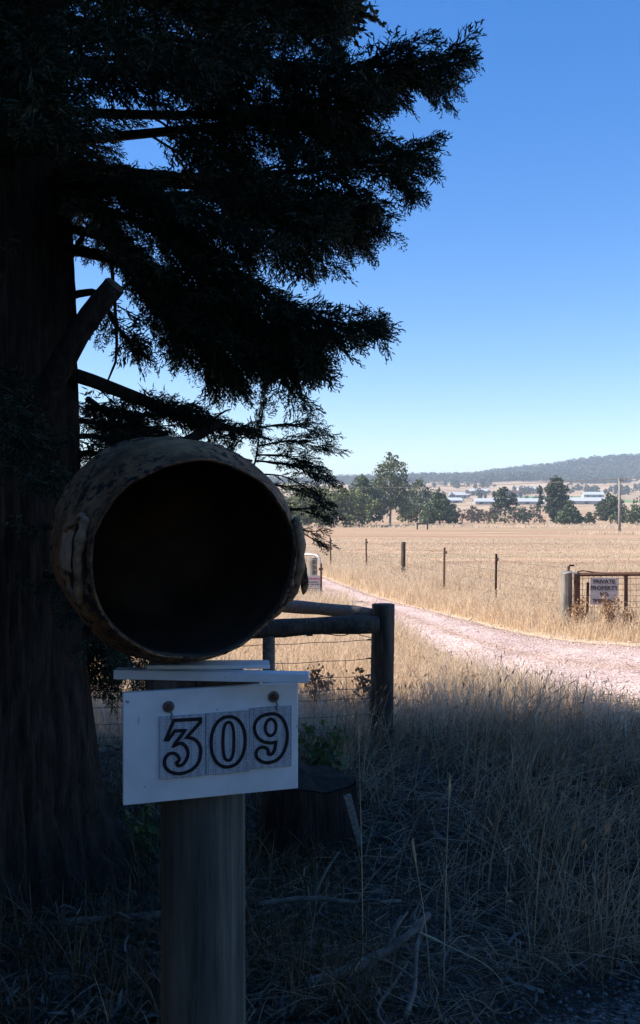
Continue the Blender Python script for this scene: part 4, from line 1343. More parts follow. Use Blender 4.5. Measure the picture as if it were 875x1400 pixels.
def far_tree(name, px, d, top_py, blobs, n, leaf, mat, bark, label, base_py=None, trunk_r=.25, limbs=5, cat="tree", group=None, asp=.65, clump=12):
    """blobs are in units of the tree's height: x, y, z centre and radii"""
    x = (px - 437.5) / FPX * d
    z = zgf(x, d)
    h = EYE - (top_py - 693) / FPX * d - z
    e = empty(name, (x, d, z), label, cat, group)
    bl = [tuple(c * h for c in b) for b in blobs]
    pts = crown_points(bl, n * 2, clump)
    pts[:, 2] = np.maximum(pts[:, 2], .1)
    V, F, r = leaf_cloud(pts, leaf * 1.15, asp + .15)
    np_mesh("crown", V, F, mat, r, parent=e)["kind"] = "stuff"
    t = MB()
    o = Vector((x, d, z))
    hi = max(b[2] for b in bl)
    t.tube([o - Vector((0, 0, .3)), o + Vector((.02 * h, 0, hi * .5)), o + Vector((0, 0, hi))], [trunk_r, trunk_r * .7, trunk_r * .2], 8)
    for b in bl[:limbs]:
        q = o + Vector((0, 0, b[2] * .45)); w = o + Vector(b[:3])
        t.tube([q, q.lerp(w, .5) + Vector((0, 0, .02 * h)), w], [trunk_r * .45, trunk_r * .3, trunk_r * .1], 6)
    t.build("trunk", bark, e)
    return e

B = lambda *a: tuple(a)
blob_birch = [(.0, 0, .86, .10, .10, .13), (-.10, .05, .72, .12, .12, .14), (.11, -.05, .74, .12, .12, .13), (0, 0, .6, .17, .16, .14), (-.15, 0, .5, .12, .14, .14), (.16, 0, .5, .12, .14, .15), (.03, .05, .38, .2, .18, .13), (-.12, -.05, .26, .14, .14, .12), (.15, 0, .26, .14, .14, .12), (.0, 0, .94, .05, .05, .06), (.08, 0, .88, .05, .06, .08)]
far_tree("birch_tree", 533, 195, 618, blob_birch, 3000, .40, M["lf_birch"], M["bark_birch"], "tallest tree in the paddock group, airy birch with a pale trunk", trunk_r=.28, limbs=8)
blob_round = [(0, 0, .74, .24, .24, .2), (-.22, .08, .55, .24, .24, .2), (.22, -.05, .56, .24, .24, .22), (0, -.1, .42, .3, .28, .2), (-.24, 0, .28, .24, .24, .17), (.24, .05, .26, .24, .24, .17), (0, 0, .9, .13, .13, .1)]
far_tree("dark_tree", 495, 190, 650, blob_round, 3600, .45, M["lf_dark"], M["bark_far"], "dense dark green tree standing left of the birch", trunk_r=.25)
blob_hedge = [(-.5, 0, .6, .35, .4, .26), (0, 0, .7, .4, .4, .26), (.5, .1, .62, .36, .4, .26), (-.75, 0, .38, .4, .4, .3), (-.2, -.1, .35, .45, .4, .3), (.35, 0, .35, .45, .4, .3), (.8, 0, .4, .32, .36, .3)]
far_tree("willow_bush", 452, 180, 662, blob_hedge, 3600, .5, M["lf_pale"], M["bark_far"], "wide pale green willow bush beside the dark tree", trunk_r=.2)
far_tree("willow_bush", 395, 185, 658, blob_hedge, 2600, .5, M["lf_pale"], M["bark_far"], "pale green bush half hidden behind the cypress sprays", trunk_r=.2)
blob_cone = [(0, 0, .86, .14, .14, .14), (0, 0, .66, .26, .26, .17), (-.2, 0, .45, .26, .28, .18), (.2, 0, .45, .26, .28, .18), (0, 0, .3, .38, .36, .2), (-.32, 0, .2, .25, .28, .17), (.32, 0, .2, .25, .28, .17)]
far_tree("conifer_bush", 601, 205, 669, blob_cone, 2400, .5, M["lf_dark"], M["bark_far"], "squat dark conical bush right of the birch", trunk_r=.25)
far_tree("gum_tree", 574, 232, 655, blob_round, 1500, .5, M["lf_dark"], M["bark_far"], "slim dark tree peeping out behind the birch", trunk_r=.2)
far_tree("low_bush", 558, 215, 684, blob_round, 900, .45, M["lf_pale"], M["bark_far"], "low olive bush between birch and conical bush", trunk_r=.12)
blob_thin = [(0, 0, .85, .14, .14, .12), (-.14, 0, .7, .16, .16, .14), (.14, 0, .66, .16, .16, .14), (-.05, 0, .5, .2, .2, .14), (.18, 0, .45, .16, .16, .12), (-.2, 0, .42, .14, .14, .12)]
far_tree("gum_tree", 690, 215, 663, blob_thin, 900, .5, M["lf_gum"], M["bark_far"], "small open-crowned gum tree with bare twigs, near the long white shed", trunk_r=.16)
far_tree("gum_tree", 738, 228, 662, [(0, 0, .85, .05, .06, .13), (.03, 0, .6, .06, .06, .14), (-.04, 0, .4, .05, .06, .12)], 420, .45, M["lf_gum"], M["bark_far"], "thin straggly gum sapling left of the tall grey-green gum", trunk_r=.15)
blob_tall = [(0, 0, .88, .13, .13, .12), (-.09, 0, .72, .16, .16, .14), (.1, 0, .7, .16, .16, .14), (-.05, 0, .52, .18, .18, .14), (.1, 0, .5, .16, .16, .15), (-.1, 0, .33, .16, .16, .13), (.06, 0, .28, .16, .16, .14), (0, 0, .14, .14, .14, .1)]
far_tree("gum_tree", 761, 212, 652, blob_tall, 2300, .5, M["lf_gum"], M["bark_far"], "tall grey-green gum tree behind the round bush", trunk_r=.24)
far_tree("round_bush", 779, 200, 684, blob_cone, 1700, .45, M["lf_dark"], M["bark_far"], "dense round dark bush at the foot of the tall gum", trunk_r=.2)
far_tree("round_bush", 835, 205, 674, blob_round, 1700, .45, M["lf_gum"], M["bark_far"], "rounded grey-green bush just left of the power pole", trunk_r=.2)
far_tree("low_bush", 862, 200, 694, blob_hedge, 700, .4, M["lf_dark"], M["bark_far"], "low dark bush right of the power pole", trunk_r=.12)
far_tree("gum_tree", 884, 240, 672, blob_round, 1100, .5, M["lf_dark"], M["bark_far"], "dark tree cut by the picture edge beyond the power pole", trunk_r=.2)
for i, (px, tp, d, m) in enumerate([(648, 690, 215, "lf_bare"), (662, 694, 222, "lf_gum"), (676, 688, 212, "lf_bare"), (703, 692, 206, "lf_gum"), (716, 693, 214, "lf_bare"), (722, 690, 210, "lf_bare"), (806, 700, 205, "lf_gum"), (632, 693, 210, "lf_bare")]):
    far_tree("scrub_bush", px, d, tp, blob_hedge if i % 2 else blob_round, 420, .38, M[m], M["bark_far"], ["dry twiggy scrub bush along the far paddock edge", "low green scrub bush along the far paddock edge"][m == "lf_gum"], trunk_r=.1, group="scrub along the paddock edge")

# hurdle standing at the paddock edge
hx, hd = (577.5 - 437.5) / FPX * 160, 160.0
hz = zgf(hx, hd)
hu = empty("timber_hurdle", (hx, hd, hz), "low timber trough frame standing alone at the paddock edge", "hurdle")
MB().box((hx, hd, hz + 1.05), 2.2, .35, .28, None, .03).build("beam", M["fence_post"], hu)
for s in (-.95, .95):
    MB().box((hx + s, hd, hz + .42), .26, .3, .98, None, .03).build("leg", M["fence_post"], hu)

# ------------------------------------------------------------------ sheds, cattle, hillside trees, forest
def shed(px0, px1, d, h, rz, label):
    x0, x1 = (px0 - 437.5) / FPX * d, (px1 - 437.5) / FPX * d
    xc, w, dep = (x0 + x1) / 2, x1 - x0, 11.0
    z = zgf(xc, d)
    e = empty("long_shed", (xc, d, z), label, "shed", "white roofed farm sheds", rz)
    def L(x, y, zz): return Matrix.Translation((xc, d, z)) @ Matrix.Rotation(rz, 4, 'Z') @ Vector((x, y, zz))
    hw = w / 2
    MB().add([L(-hw, 0, -1), L(hw, 0, -1), L(hw, dep, -1), L(-hw, dep, -1), L(-hw, 0, h * .5), L(hw, 0, h * .5), L(hw, dep, h * .5), L(-hw, dep, h * .5), L(-hw, dep / 2, h * .95), L(hw, dep / 2, h * .95)],
             [(0, 1, 5, 4), (1, 2, 6, 9, 5), (2, 3, 7, 6), (3, 0, 4, 8, 7)]).build("wall", M["shed"], e)
    o = hw + .6
    MB().add([L(-o, -1, h * .5 - .1), L(o, -1, h * .5 - .1), L(o, dep / 2, h), L(-o, dep / 2, h), L(o, dep + 1, h * .5 - .1), L(-o, dep + 1, h * .5 - .1),
              L(-o, -1, h * .5 - .25), L(o, -1, h * .5 - .25), L(o, dep / 2, h - .15), L(-o, dep / 2, h - .15), L(o, dep + 1, h * .5 - .25), L(-o, dep + 1, h * .5 - .25)],
             [(0, 1, 2, 3), (3, 2, 4, 5), (6, 9, 8, 7), (9, 11, 10, 8), (0, 6, 7, 1), (5, 4, 10, 11), (1, 7, 8, 2), (2, 8, 10, 4), (0, 3, 9, 6), (3, 5, 11, 9)]).build("roof", M["roof"], e)
    k = int(w / 7)
    for i in range(k):
        xx = -hw + (i + .5) * w / k
        MB().add([L(xx - 1.2, -.06, .1), L(xx + 1.2, -.06, .1), L(xx + 1.2, -.06, h * .36), L(xx - 1.2, -.06, h * .36), L(xx - 1.2, .05, .1), L(xx + 1.2, .05, .1), L(xx + 1.2, .05, h * .36), L(xx - 1.2, .05, h * .36)],
                 [(0, 1, 2, 3), (0, 4, 5, 1), (1, 5, 6, 2), (2, 6, 7, 3), (3, 7, 4, 0)]).build("opening", M["dark"], e)
    return e
shed(650, 745, 560, 4.2, R(1), "longest white-roofed farm shed behind the small gum tree")
shed(776, 828, 565, 4.6, R(-3), "white-roofed farm shed showing between round bush and power pole")
shed(600, 632, 590, 3.8, R(2), "short white-roofed shed behind the conical bush")

def farmhouse(px, d, w, rz, roof, label):
    x = (px - 437.5) / FPX * d
    z = zgf(x, d)
    e = empty("farmhouse", (x, d, z), label, "house", "farm buildings on the hillside", rz)
    def L(a, b, c): return Matrix.Translation((x, d, z)) @ Matrix.Rotation(rz, 4, 'Z') @ Vector((a, b, c))
    h, dp_ = 3.0, w * .6
    hw = w / 2
    MB().add([L(-hw, 0, -1), L(hw, 0, -1), L(hw, dp_, -1), L(-hw, dp_, -1), L(-hw, 0, h), L(hw, 0, h), L(hw, dp_, h), L(-hw, dp_, h), L(-hw, dp_ / 2, h + 1.9), L(hw, dp_ / 2, h + 1.9)],
             [(0, 1, 5, 4), (1, 2, 6, 9, 5), (2, 3, 7, 6), (3, 0, 4, 8, 7)]).build("wall", M["house"], e)
    o = hw + .5
    MB().add([L(-o, -.6, h - .2), L(o, -.6, h - .2), L(o, dp_ / 2, h + 2.1), L(-o, dp_ / 2, h + 2.1), L(o, dp_ + .6, h - .2), L(-o, dp_ + .6, h - .2)], [(0, 1, 2, 3), (3, 2, 4, 5)]).build("roof", M[roof], e)
    for a in (-.3, .3):
        MB().box(L(a * w, -.03, 1.5), 1.6, .12, 1.4, Matrix.Rotation(rz, 3, 'Z')).build("window", M["dark"], e)
    MB().box(L(0, -.03, 1.0), 1.0, .12, 2.1, Matrix.Rotation(rz, 3, 'Z')).build("door", M["rust"], e)
M["house"] = flatm("pale_house_wall", (0.42, 0.38, 0.34), 0.7, var=0.05, scale=1)
farmhouse(628, 690, 15, R(4), "roof", "pale farmhouse on the slope above the conical bush")
farmhouse(655, 820, 18, R(-6), "roof", "pale farm building higher on the slope behind the longest shed")
farmhouse(704, 740, 14, R(10), "rust", "farmhouse with a brown roof between the small gum and the sapling")
farmhouse(812, 700, 16, R(-4), "roof", "pale farmhouse on the slope right of the tall gum")
farmhouse(722, 930, 20, R(2), "roof", "distant pale farm building high on the open slope")

def make_cow():
    me = bpy.data.meshes.new("cow_skin")
    J = {0: (0, 0, 1.05), 1: (.55, 0, 1.1), 2: (-.6, 0, 1.08), 3: (.95, 0, 1.15), 4: (1.25, 0, .95), 5: (1.5, 0, .72)}
    vs_ = [J[k] for k in range(6)]; ed = [(0, 1), (0, 2), (1, 3), (3, 4), (4, 5)]
    rad = [(.36, .36), (.36, .34), (.33, .34), (.2, .22), (.14, .15), (.10, .1)]
    for (j, x, bk) in ((1, .6, .0), (2, -.68, -.06)):
        for s in (-.2, .2):
            n = len(vs_)
            vs_ += [(x, s, .72), (x + bk, s, .42), (x, s, .05)]
            rad += [(.14, .14), (.075, .075), (.06, .06)]
            ed += [(j, n), (n, n + 1), (n + 1, n + 2)]
    n = len(vs_)
    vs_ += [(-.98, 0, 1.1), (-1.02, 0, .6)]; rad += [(.06, .06), (.03, .03)]; ed += [(2, n), (n, n + 1)]
    me.from_pydata(vs_, ed, [])
    ob = bpy.data.objects.new("cow_skin", me); COL.objects.link(ob)
    ob.modifiers.new("skin", 'SKIN')
    for i, sv in enumerate(me.skin_vertices[0].data):
        sv.radius = rad[i]; sv.use_root = (i == 0)
    ob.modifiers.new("sub", 'SUBSURF').levels = 1
    dg = bpy.context.evaluated_depsgraph_get()
    m = bpy.data.meshes.new_from_object(ob.evaluated_get(dg))
    bpy.data.objects.remove(ob)
    m.name = "cow"
    m.materials.clear(); m.materials.append(M["cow"])
    return m
cowm = make_cow()
for (px, d, rz) in ((648, 300, 0), (655, 305, 3.0), (664, 296, .3), (709, 300, 2.8), (713, 304, .2), (719, 298, .5), (731, 302, 3.3), (818, 300, .1)):
    x = (px - 437.5) / FPX * d
    o = bpy.data.objects.new("cow", cowm); COL.objects.link(o)
    o.location = (x, d, zgf(x, d) - .03); o.rotation_euler = (0, 0, rz); o.scale = (1.15,) * 3
    tag(o, "black cow grazing on the flat between paddock and long sheds", "cow", "cattle on the flat")

def hill_tree_mesh(kind):
    h = 1.0
    bl = {0: blob_round, 1: blob_tall, 2: blob_hedge}[kind]
    pts = crown_points(bl, 420, 8)
    V, F, r = leaf_cloud(pts, .14, .9)
    me_o = np_mesh("crown", V, F, M["lf_gum"], r)
    m1 = me_o.data; bpy.data.objects.remove(me_o)
    tm = MB().tube([(0, 0, -.1), (0, 0, .4), (0, 0, .7)], [.035, .028, .01], 6)
    t_o = tm.build("trunk", M["bark_far"]); m2 = t_o.data; bpy.data.objects.remove(t_o)
    return m1, m2
HT = [hill_tree_mesh(k) for k in (0, 1, 2)]
HLAB = ["round-crowned gum dotted over the dry hillside pasture", "tall narrow gum dotted over the dry hillside pasture", "broad low gum dotted over the dry hillside pasture"]
cnt = 0
tries = 0
while cnt < 290 and tries < 6000:
    tries += 1
    d = random.uniform(430, 1160)
    if d < 540 and random.random() < .6: continue
    px = random.uniform(380, 1000)
    x = (px - 437.5) / FPX * d
    # clumped: leave open paddocks between
    f = math.sin(x / 37.0 + 1.1) * math.sin(d / 61.0) + .6 * math.sin(x / 17.0 - d / 29.0)
    if f < .05 + .25 * random.random(): continue
    if 540 < d < 600 and px > 590: continue
    if 590 < d < 745 and 160 < x < 240: continue
    k = random.choice((0, 0, 1, 2))
    s = random.uniform(4.5, 9.0) * (.75 if k == 2 else 1)
    e = empty("hillside_tree", (x, d, zgf(x, d) - .2), HLAB[k], "tree", HLAB[k].split(" gum")[0] + " gums on the hillside", random.uniform(0, 6))
    e.scale = (s, s, s * random.uniform(.85, 1.1))
    for nm, me in zip(("crown", "trunk"), HT[k]):
        c = bpy.data.objects.new(nm, me); COL.objects.link(c); c.parent = e
    cnt += 1

# forest on the ridge: one mass of gum crowns
n = 5200
fy = 1110 + (rng.uniform(0, 1, n) ** 1.2) * 560
fx = rng.uniform(-.30, .55, n) * fy
edge = 1190 + 70 * np.sin(fx / 60) + 40 * np.sin(fx / 23 + 1) - .12 * fx
keep = (fy > edge) | (rng.uniform(size=n) < .12)
fx, fy = fx[keep], fy[keep]
fz = zg(fx, fy)
hh = rng.uniform(8, 15, len(fx))
K = 34
u = rng.normal(size=(len(fx), K, 3)); u /= np.linalg.norm(u, axis=2)[..., None]
rr_ = rng.uniform(.4, 1, (len(fx), K, 1)) ** .5
pp = u * rr_ * np.stack([hh * .42, hh * .42, hh * .36], -1)[:, None, :]
pp += np.stack([fx, fy, fz + hh * .55], -1)[:, None, :]
V, F, r = leaf_cloud(pp.reshape(-1, 3), 2.7, .85)
tone = np.clip(np.repeat(rng.normal(.45, .18, len(fx)), K * 4) + rng.normal(0, .1, len(V)), 0, 1)
stuff(np_mesh("forest", V, F, M["lf_gum"], tone), "dark eucalypt forest covering the far ridge", "forest")

# ------------------------------------------------------------------ grass
def blades(x, y, h, w, lean, mat_rnd, heads=0.0, segs=3, headlen=.07, dirbias=None):
    n = len(x)
    z = zg(x, y)
    az = rng.uniform(0, 2 * np.pi, n)
    if dirbias is not None:
        az = rng.normal(dirbias, 1.0, n)
    ln = np.abs(rng.normal(0, lean, n)) + .05
    dx, dy = np.cos(az) * ln, np.sin(az) * ln
    fa = rng.uniform(0, np.pi, n)
    wx, wy = np.cos(fa), np.sin(fa)
    V = []
    for s in range(segs):
        t = s / segs
        hz_ = h * (t - .18 * ln * t * t)
        ww = w * (1 - .55 * t) * .5
        cx, cy = x + dx * h * t * t, y + dy * h * t * t
        V.append(np.stack([cx - wx * ww, cy - wy * ww, z + hz_ - .01], -1))
        V.append(np.stack([cx + wx * ww, cy + wy * ww, z + hz_ - .01], -1))
    tip = np.stack([x + dx * h, y + dy * h, z + h * (1 - .18 * ln) - .01], -1)
    V.append(tip)
    nv = 2 * segs + 1
    VV = np.stack(V, 1).reshape(-1, 3)
    T = []
    for s in range(segs - 1):
        a = 2 * s
        T += [(a, a + 1, a + 3), (a, a + 3, a + 2)]
    T.append((2 * segs - 2, 2 * segs - 1, 2 * segs))
    T = (np.array(T)[None] + (np.arange(n) * nv)[:, None, None]).reshape(-1, 3)
    RR_ = np.repeat(mat_rnd, nv)
    if heads > 0:
        ids = np.where(rng.uniform(size=n) < heads)[0]
        if len(ids):
            p = tip[ids]
            d = np.stack([dx[ids] * 2, dy[ids] * 2, np.ones(len(ids))], -1); d /= np.linalg.norm(d, axis=1)[:, None]
            s1 = np.stack([wx[ids], wy[ids], np.zeros(len(ids))], -1)
            s2 = np.cross(d, s1)
            hl = (headlen * rng.uniform(.6, 1.4, len(ids)))[:, None]
            hw = hl * .11
            A = [p - d * hl * .15, p + d * hl, ]
            HV = np.stack([p - d * hl * .15, p + d * hl * .35 + s1 * hw, p + d * hl, p + d * hl * .35 - s1 * hw, p + d * hl * .35 + s2 * hw, p + d * hl * .35 - s2 * hw], 1).reshape(-1, 3)
            HT_ = np.array([(0, 1, 2), (0, 2, 3), (0, 4, 2), (0, 2, 5)])
            T2 = (HT_[None] + (np.arange(len(ids)) * 6)[:, None, None]).reshape(-1, 3) + len(VV)
            VV = np.concatenate([VV, HV]); T = np.concatenate([T, T2])
            RR_ = np.concatenate([RR_, np.repeat(np.clip(mat_rnd[ids] + .12, 0, 1), 6)])
    return VV, T, RR_

def scatter(n, x0, x1, y0, y1, keepf=None, tuft=0, tr_=.08):
    if tuft:
        m = n // tuft
        cx, cy = rng.uniform(x0, x1, m), rng.uniform(y0, y1, m)
        x = np.repeat(cx, tuft) + rng.normal(0, tr_, m * tuft); y = np.repeat(cy, tuft) + rng.normal(0, tr_, m * tuft)
    else:
        x, y = rng.uniform(x0, x1, n), rng.uniform(y0, y1, n)
    k = np.ones(len(x), bool) if keepf is None else keepf(x, y)
    return x[k], y[k]
offroad = lambda x, y: ~inpoly(x, y, DRIVE) & ~inpoly(x, y, SHOULDER)
inview = lambda x, y, m=.45: np.abs(x) < m * y + .4

# sunny strip along the far side of the driveway
upx = np.array([p.x for p in UPP]); upy = np.array([p.y for p in UPP])
def far_side(x, y):
    k = offroad(x, y) & inview(x, y, .5)
    edge_y = np.interp(x, upx[::-1], upy[::-1])
    return k & (y > edge_y) & (y < edge_y + 15 + 3 * np.sin(x))
x, y = scatter(260000, -4, 11, 12.6, 40, far_side, 9, .09)
h = rng.uniform(.22, .55, len(x)) * (1 + .25 * np.sin(x * 1.7) * np.sin(y * 1.1))
e_ = y - np.interp(x, upx[::-1], upy[::-1])
h *= np.clip(.45 + e_ * .5, .45, 1) * np.clip(1.5 - (e_ - 6) * .09, .4, 1)
A = blades(x, y, h, .006 + .00028 * y, .42, np.clip(rng.normal(.52, .2, len(x)), 0, .85), .22, 2, .06)
stuff(np_mesh("sunlit_grass", *A[:2], M["grass_dry"], A[2]), "tall dry straw-coloured grass in the sun beyond the driveway", "grass")
# sunny patch between near fence and driveway
lox = np.array([p.x for p in LOW]); loy = np.array([p.y for p in LOW])
def near_side(x, y):
    k = offroad(x, y) & inview(x, y, .5)
    edge_y = np.interp(x, lox[::-1], loy[::-1])
    return k & (y < edge_y) & (y > 7.6)
x, y = scatter(130000, -7, 4, 7.6, 24, near_side, 8, .08)
h = rng.uniform(.2, .58, len(x)) * (1 + .3 * np.sin(x * 2.1 + 1) * np.sin(y * 1.3))
e_ = np.interp(x, lox[::-1], loy[::-1]) - y
h *= np.clip(.3 + e_ * .6, .3, 1)
A = blades(x, y, h, .005 + .00028 * y, .5, np.clip(rng.normal(.5, .25, len(x)), 0, 1), .16, 3, .045)
stuff(np_mesh("verge_grass", *A[:2], M["grass_dry"], A[2]), "dry seeding grass between the wire fence and the driveway", "grass")
# tree-shaded grass in front
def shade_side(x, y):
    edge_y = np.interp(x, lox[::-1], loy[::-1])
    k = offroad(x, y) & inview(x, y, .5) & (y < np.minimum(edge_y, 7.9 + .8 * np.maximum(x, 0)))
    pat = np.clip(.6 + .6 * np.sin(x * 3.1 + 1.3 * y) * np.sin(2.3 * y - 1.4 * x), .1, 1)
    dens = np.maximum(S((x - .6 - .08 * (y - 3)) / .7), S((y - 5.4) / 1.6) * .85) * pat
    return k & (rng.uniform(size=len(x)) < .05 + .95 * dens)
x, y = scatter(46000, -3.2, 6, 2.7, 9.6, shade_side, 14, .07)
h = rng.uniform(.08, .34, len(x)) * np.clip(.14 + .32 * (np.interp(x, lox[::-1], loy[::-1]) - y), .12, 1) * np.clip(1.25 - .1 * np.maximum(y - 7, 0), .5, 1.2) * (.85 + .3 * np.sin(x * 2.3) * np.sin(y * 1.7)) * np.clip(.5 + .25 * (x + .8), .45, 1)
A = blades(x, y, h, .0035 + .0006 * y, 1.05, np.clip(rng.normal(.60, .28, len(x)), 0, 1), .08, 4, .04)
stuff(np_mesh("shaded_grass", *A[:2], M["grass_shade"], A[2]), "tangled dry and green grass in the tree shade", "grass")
# longer arching blades and seeding stalks among it
def arch_zone(x, y):
    return shade_side(x, y) & (x > .1)
x, y = scatter(7500, -.2, 5, 3.0, 8.0, arch_zone, 7, .05)
h = rng.uniform(.28, .66, len(x))
A = blades(x, y, h, .0036 + .0005 * y, 1.1, np.clip(rng.normal(.85, .15, len(x)), .2, 1), .3, 5, .05, dirbias=.3)
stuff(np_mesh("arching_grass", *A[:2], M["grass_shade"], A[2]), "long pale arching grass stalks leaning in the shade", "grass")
# green tufts by the tree foot
x, y = scatter(5000, -2.0, .2, 2.9, 6.8, lambda a, b: offroad(a, b), 22, .06)
h = rng.uniform(.1, .34, len(x))
A = blades(x, y, h, .006, .8, np.clip(rng.normal(.25, .2, len(x)), 0, 1), 0, 4)
stuff(np_mesh("green_tufts", *A[:2], M["grass_shade"], A[2]), "scattered green grass tufts around the cypress foot", "grass")
# pale rank grass at the far paddock edge and round the pole
x, y = scatter(9000, -40, 110, 168, 200, None, 12, .6)
pxx = (847 - 437.5) / FPX * 130
x = np.concatenate([x, rng.normal(pxx + 1.5, 4.0, 900)]); y = np.concatenate([y, rng.normal(129, .8, 900)])
h = rng.uniform(.25, .75, len(x))
A = blades(x, y, h, .13, .4, np.clip(rng.normal(.6, .15, len(x)), 0, .85), 0, 2)
stuff(np_mesh("rank_grass", *A[:2], M["grass_dry"], A[2]), "pale rank grass along the far edge of the paddock", "grass")
# stubble of the mown paddock
x, y = scatter(60000, -20, 50, 28, 95, lambda a, b: inview(a, b, .45), 5, .15)
A = blades(x, y, rng.uniform(.04, .12, len(x)), .02 + .0006 * y, .6, np.clip(rng.normal(.42, .2, len(x)), 0, .8), 0, 2)
stuff(np_mesh("stubble", *A[:2], M["grass_dry"], A[2]), "short mown stubble of the paddock", "grass")

# single seeding stalks that stand out against the shade
def stalk(px, py_top, py_base, d, label, lean=0.0, head=.09):
    b = P(px, py_base, d); b.z = zgf(b.x, b.y) - .01
    t = P(px, py_top, d); t.x += lean
    pts = catmull([b, b.lerp(t, .5) + Vector((-lean * .15, 0, .01)), t], 12)
    e = empty("grass_stalk", b, label, "grass stalk", "seeding stalks in front of the stump")
    MB().tube(pts, [.0028 - .00012 * i for i in range(12)], 5).build("stem", M["straw"], e)
    hd = MB()
    d_ = (pts[-1] - pts[-2]).normalized()
    hd.tube([t - d_ * .01, t + d_ * head * .3, t + d_ * head * .7, t + d_ * head], [.002, .006, .005, .001], 6, wob=.4)
    for k in range(10):
        q = t + d_ * head * random.uniform(.05, .85)
        w = (d_ + Vector((random.gauss(0, .4), random.gauss(0, .4), 0))).normalized()
        hd.tube([q, q + w * .012, q + w * .022], [.001, .0025, .0005], 4)
    hd.build("seed_head", M["straw"], e)

stalk(607, 1090, 1330, 3.3, "upright seeding grass stalk among the fallen sticks", .02)
stalk(590, 1180, 1320, 3.35, "short seeding grass stalk beside the taller upright one", -.06)
stalk(497, 1010, 1300, 3.6, "tall thin grass stalk just right of the stump", -.02, .06)
stalk(700, 1290, 1320, 3.4, "bent grass stalk arching over towards the gravel", -.28)
stalk(835, 1160, 1290, 3.6, "long grass stalk bowing over the shoulder gravel", .14)

# dry dock weeds in front of the gate and along the fence
for i, (px, d, hgt, lab) in enumerate([(792, 14.6, .6, "rust-brown dock weed at the gate's hinge stile"), (832, 14.3, .68, "tall rust-brown dock weed standing before the property sign"), (856, 14.4, .45, "small rust-brown dock weed under the gate upright"), (505, 8.6, .5, "brown dock weed behind the wires near the corner post"), (440, 8.9, .45, "brown dock weed behind the wires near the number board"), (640, 9.4, .35, "brown dock weed at the edge of the tree shade")]):
    herb((px - 437.5) / FPX * d, d, hgt, 260, .20, lab, M["dock"], .055, "dock_weed", "weed", 8, .55, "dry dock weeds")

# ------------------------------------------------------------------ litter and loose stones
def litter(n, x0, x1, y0, y1, keepf):
    x, y = scatter(n, x0, x1, y0, y1, keepf)
    n = len(x)
    z = zg(x, y) + rng.uniform(.004, .05, n)
    a = rng.uniform(0, 2 * np.pi, n); l = rng.uniform(.03, .22, n) ** 1.2; w = rng.uniform(.002, .006, n)
    d = np.stack([np.cos(a), np.sin(a), rng.normal(0, .25, n)], -1) * l[:, None]
    s = np.stack([-np.sin(a), np.cos(a), rng.normal(0, .6, n)], -1) * w[:, None]
    c = np.stack([x, y, z], -1)
    m_ = c + d * .5 + np.stack([rng.normal(0, .012, n), rng.normal(0, .012, n), rng.uniform(0, .02, n)], -1)
    V = np.stack([c - s, c + s, m_ - s, m_ + s, c + d], 1).reshape(-1, 3)
    T = (np.array([(0, 1, 3), (0, 3, 2), (2, 3, 4)])[None] + (np.arange(n) * 5)[:, None, None]).reshape(-1, 3)
    return V, T, np.repeat(np.clip(rng.normal(.5, .25, n), 0, 1), 5)
# flattened straw lying between the tufts
x, y = scatter(11000, -.6, 5, 2.9, 9.2, lambda a, b: offroad(a, b) & inview(a, b, .5) & (a > .05 * b - .5), 6, .10)
n_ = len(x)
a_ = rng.uniform(0, 2 * np.pi, n_); l_ = rng.uniform(.12, .45, n_)
c0 = np.stack([x, y, zg(x, y) + rng.uniform(.01, .10, n_)], -1)
c2 = np.stack([x + np.cos(a_) * l_, y + np.sin(a_) * l_, zg(x + np.cos(a_) * l_, y + np.sin(a_) * l_) + rng.uniform(.005, .08, n_)], -1)
c1 = (c0 + c2) / 2 + np.stack([rng.normal(0, .03, n_), rng.normal(0, .03, n_), rng.uniform(0, .06, n_)], -1)
sd = np.stack([-np.sin(a_), np.cos(a_), rng.normal(0, .5, n_)], -1) * (rng.uniform(.0008, .0018, n_) * (1 + .12 * y))[:, None]
V = np.stack([c0 - sd, c0 + sd, c1 - sd, c1 + sd, c2], 1).reshape(-1, 3)
T = (np.array([(0, 1, 3), (0, 3, 2), (2, 3, 4)])[None] + (np.arange(n_) * 5)[:, None, None]).reshape(-1, 3)
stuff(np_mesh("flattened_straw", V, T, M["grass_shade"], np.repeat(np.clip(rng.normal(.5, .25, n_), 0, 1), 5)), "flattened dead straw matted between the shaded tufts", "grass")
A = litter(22000, -3, 3, 2.6, 7.5, lambda a, b: offroad(a, b) & (rng.uniform(size=len(a)) < np.clip(1.1 - .3 * a, .15, 1)))
stuff(np_mesh("twig_litter", *A[:2], M["litter"], A[2]), "dead twigs and needle litter under the cypress", "litter")

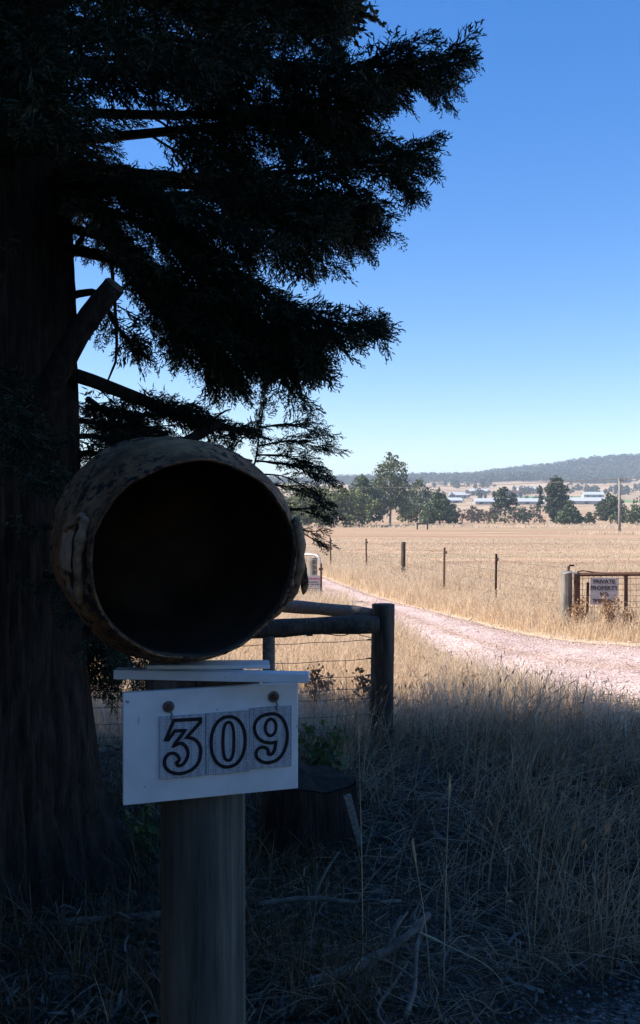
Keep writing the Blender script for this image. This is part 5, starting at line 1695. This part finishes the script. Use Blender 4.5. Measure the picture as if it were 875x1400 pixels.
def stones(n, zone, smin, smax, x0, x1, y0, y1, lift):
    x, y = scatter(n, x0, x1, y0, y1, zone)
    n = len(x)
    oc = np.array([(1, 0, 0), (0, 1, 0), (-1, 0, 0), (0, -1, 0), (0, 0, .8), (0, 0, -.6)], float)
    T0 = np.array([(0, 1, 4), (1, 2, 4), (2, 3, 4), (3, 0, 4), (1, 0, 5), (2, 1, 5), (3, 2, 5), (0, 3, 5)])
    s = (smin + (smax - smin) * rng.uniform(size=n) ** 2.5)
    a = rng.uniform(0, 6.28, n)
    v = oc[None] * rng.uniform(.6, 1.25, (n, 6, 1)) * s[:, None, None]
    xr = v[..., 0] * np.cos(a)[:, None] - v[..., 1] * np.sin(a)[:, None]
    yr = v[..., 0] * np.sin(a)[:, None] + v[..., 1] * np.cos(a)[:, None]
    zz = zg(x, y) + lift
    V = np.stack([xr + x[:, None], yr + y[:, None], v[..., 2] * .7 + (zz + s * .15)[:, None]], -1).reshape(-1, 3)
    T = (T0[None] + (np.arange(n) * 6)[:, None, None]).reshape(-1, 3)
    return V, T, np.repeat(np.clip(rng.normal(.5, .28, n), 0, 1), 6)
A = stones(26000, lambda a, b: inpoly(a, b, SHOULDER), .004, .016, -.6, 3.4, 1.8, 4.6, .014)
stuff(np_mesh("shoulder_stones", *A[:2], M["stone"], A[2]), "loose grey stones of the road shoulder", "gravel")
A = stones(9000, lambda a, b: ~inpoly(a, b, SHOULDER) & (a > -.3), .004, .013, -.3, 3.0, 2.7, 4.6, .0)
stuff(np_mesh("scattered_stones", *A[:2], M["stone"], A[2]), "small stones scattered in the grass edge", "gravel")
A = stones(20000, lambda a, b: inpoly(a, b, DRIVE) & inview(a, b, .5), .008, .028, -1, 7, 7.5, 24, .022)
stuff(np_mesh("driveway_stones", *A[:2], M["stone_pink"], A[2]), "loose pinkish gravel stones on the driveway", "gravel")

# ------------------------------------------------------------------ haze
hm = bpy.data.materials.new("pale_air"); hm.use_nodes = True
nt = hm.node_tree; nt.nodes.remove(nt.nodes["Principled BSDF"])
pv = nt.nodes.new("ShaderNodeVolumePrincipled")
pv.inputs["Color"].default_value = (0.72, 0.84, 1.0, 1)
pv.inputs["Density"].default_value = 0.00036
nt.links.new(pv.outputs[0], nt.nodes["Material Output"].inputs["Volume"])
o = MB().box((0, 1300, 57), 5600, 3000, 130).build("haze", hm, base=(0, 1300, -8))
stuff(o)
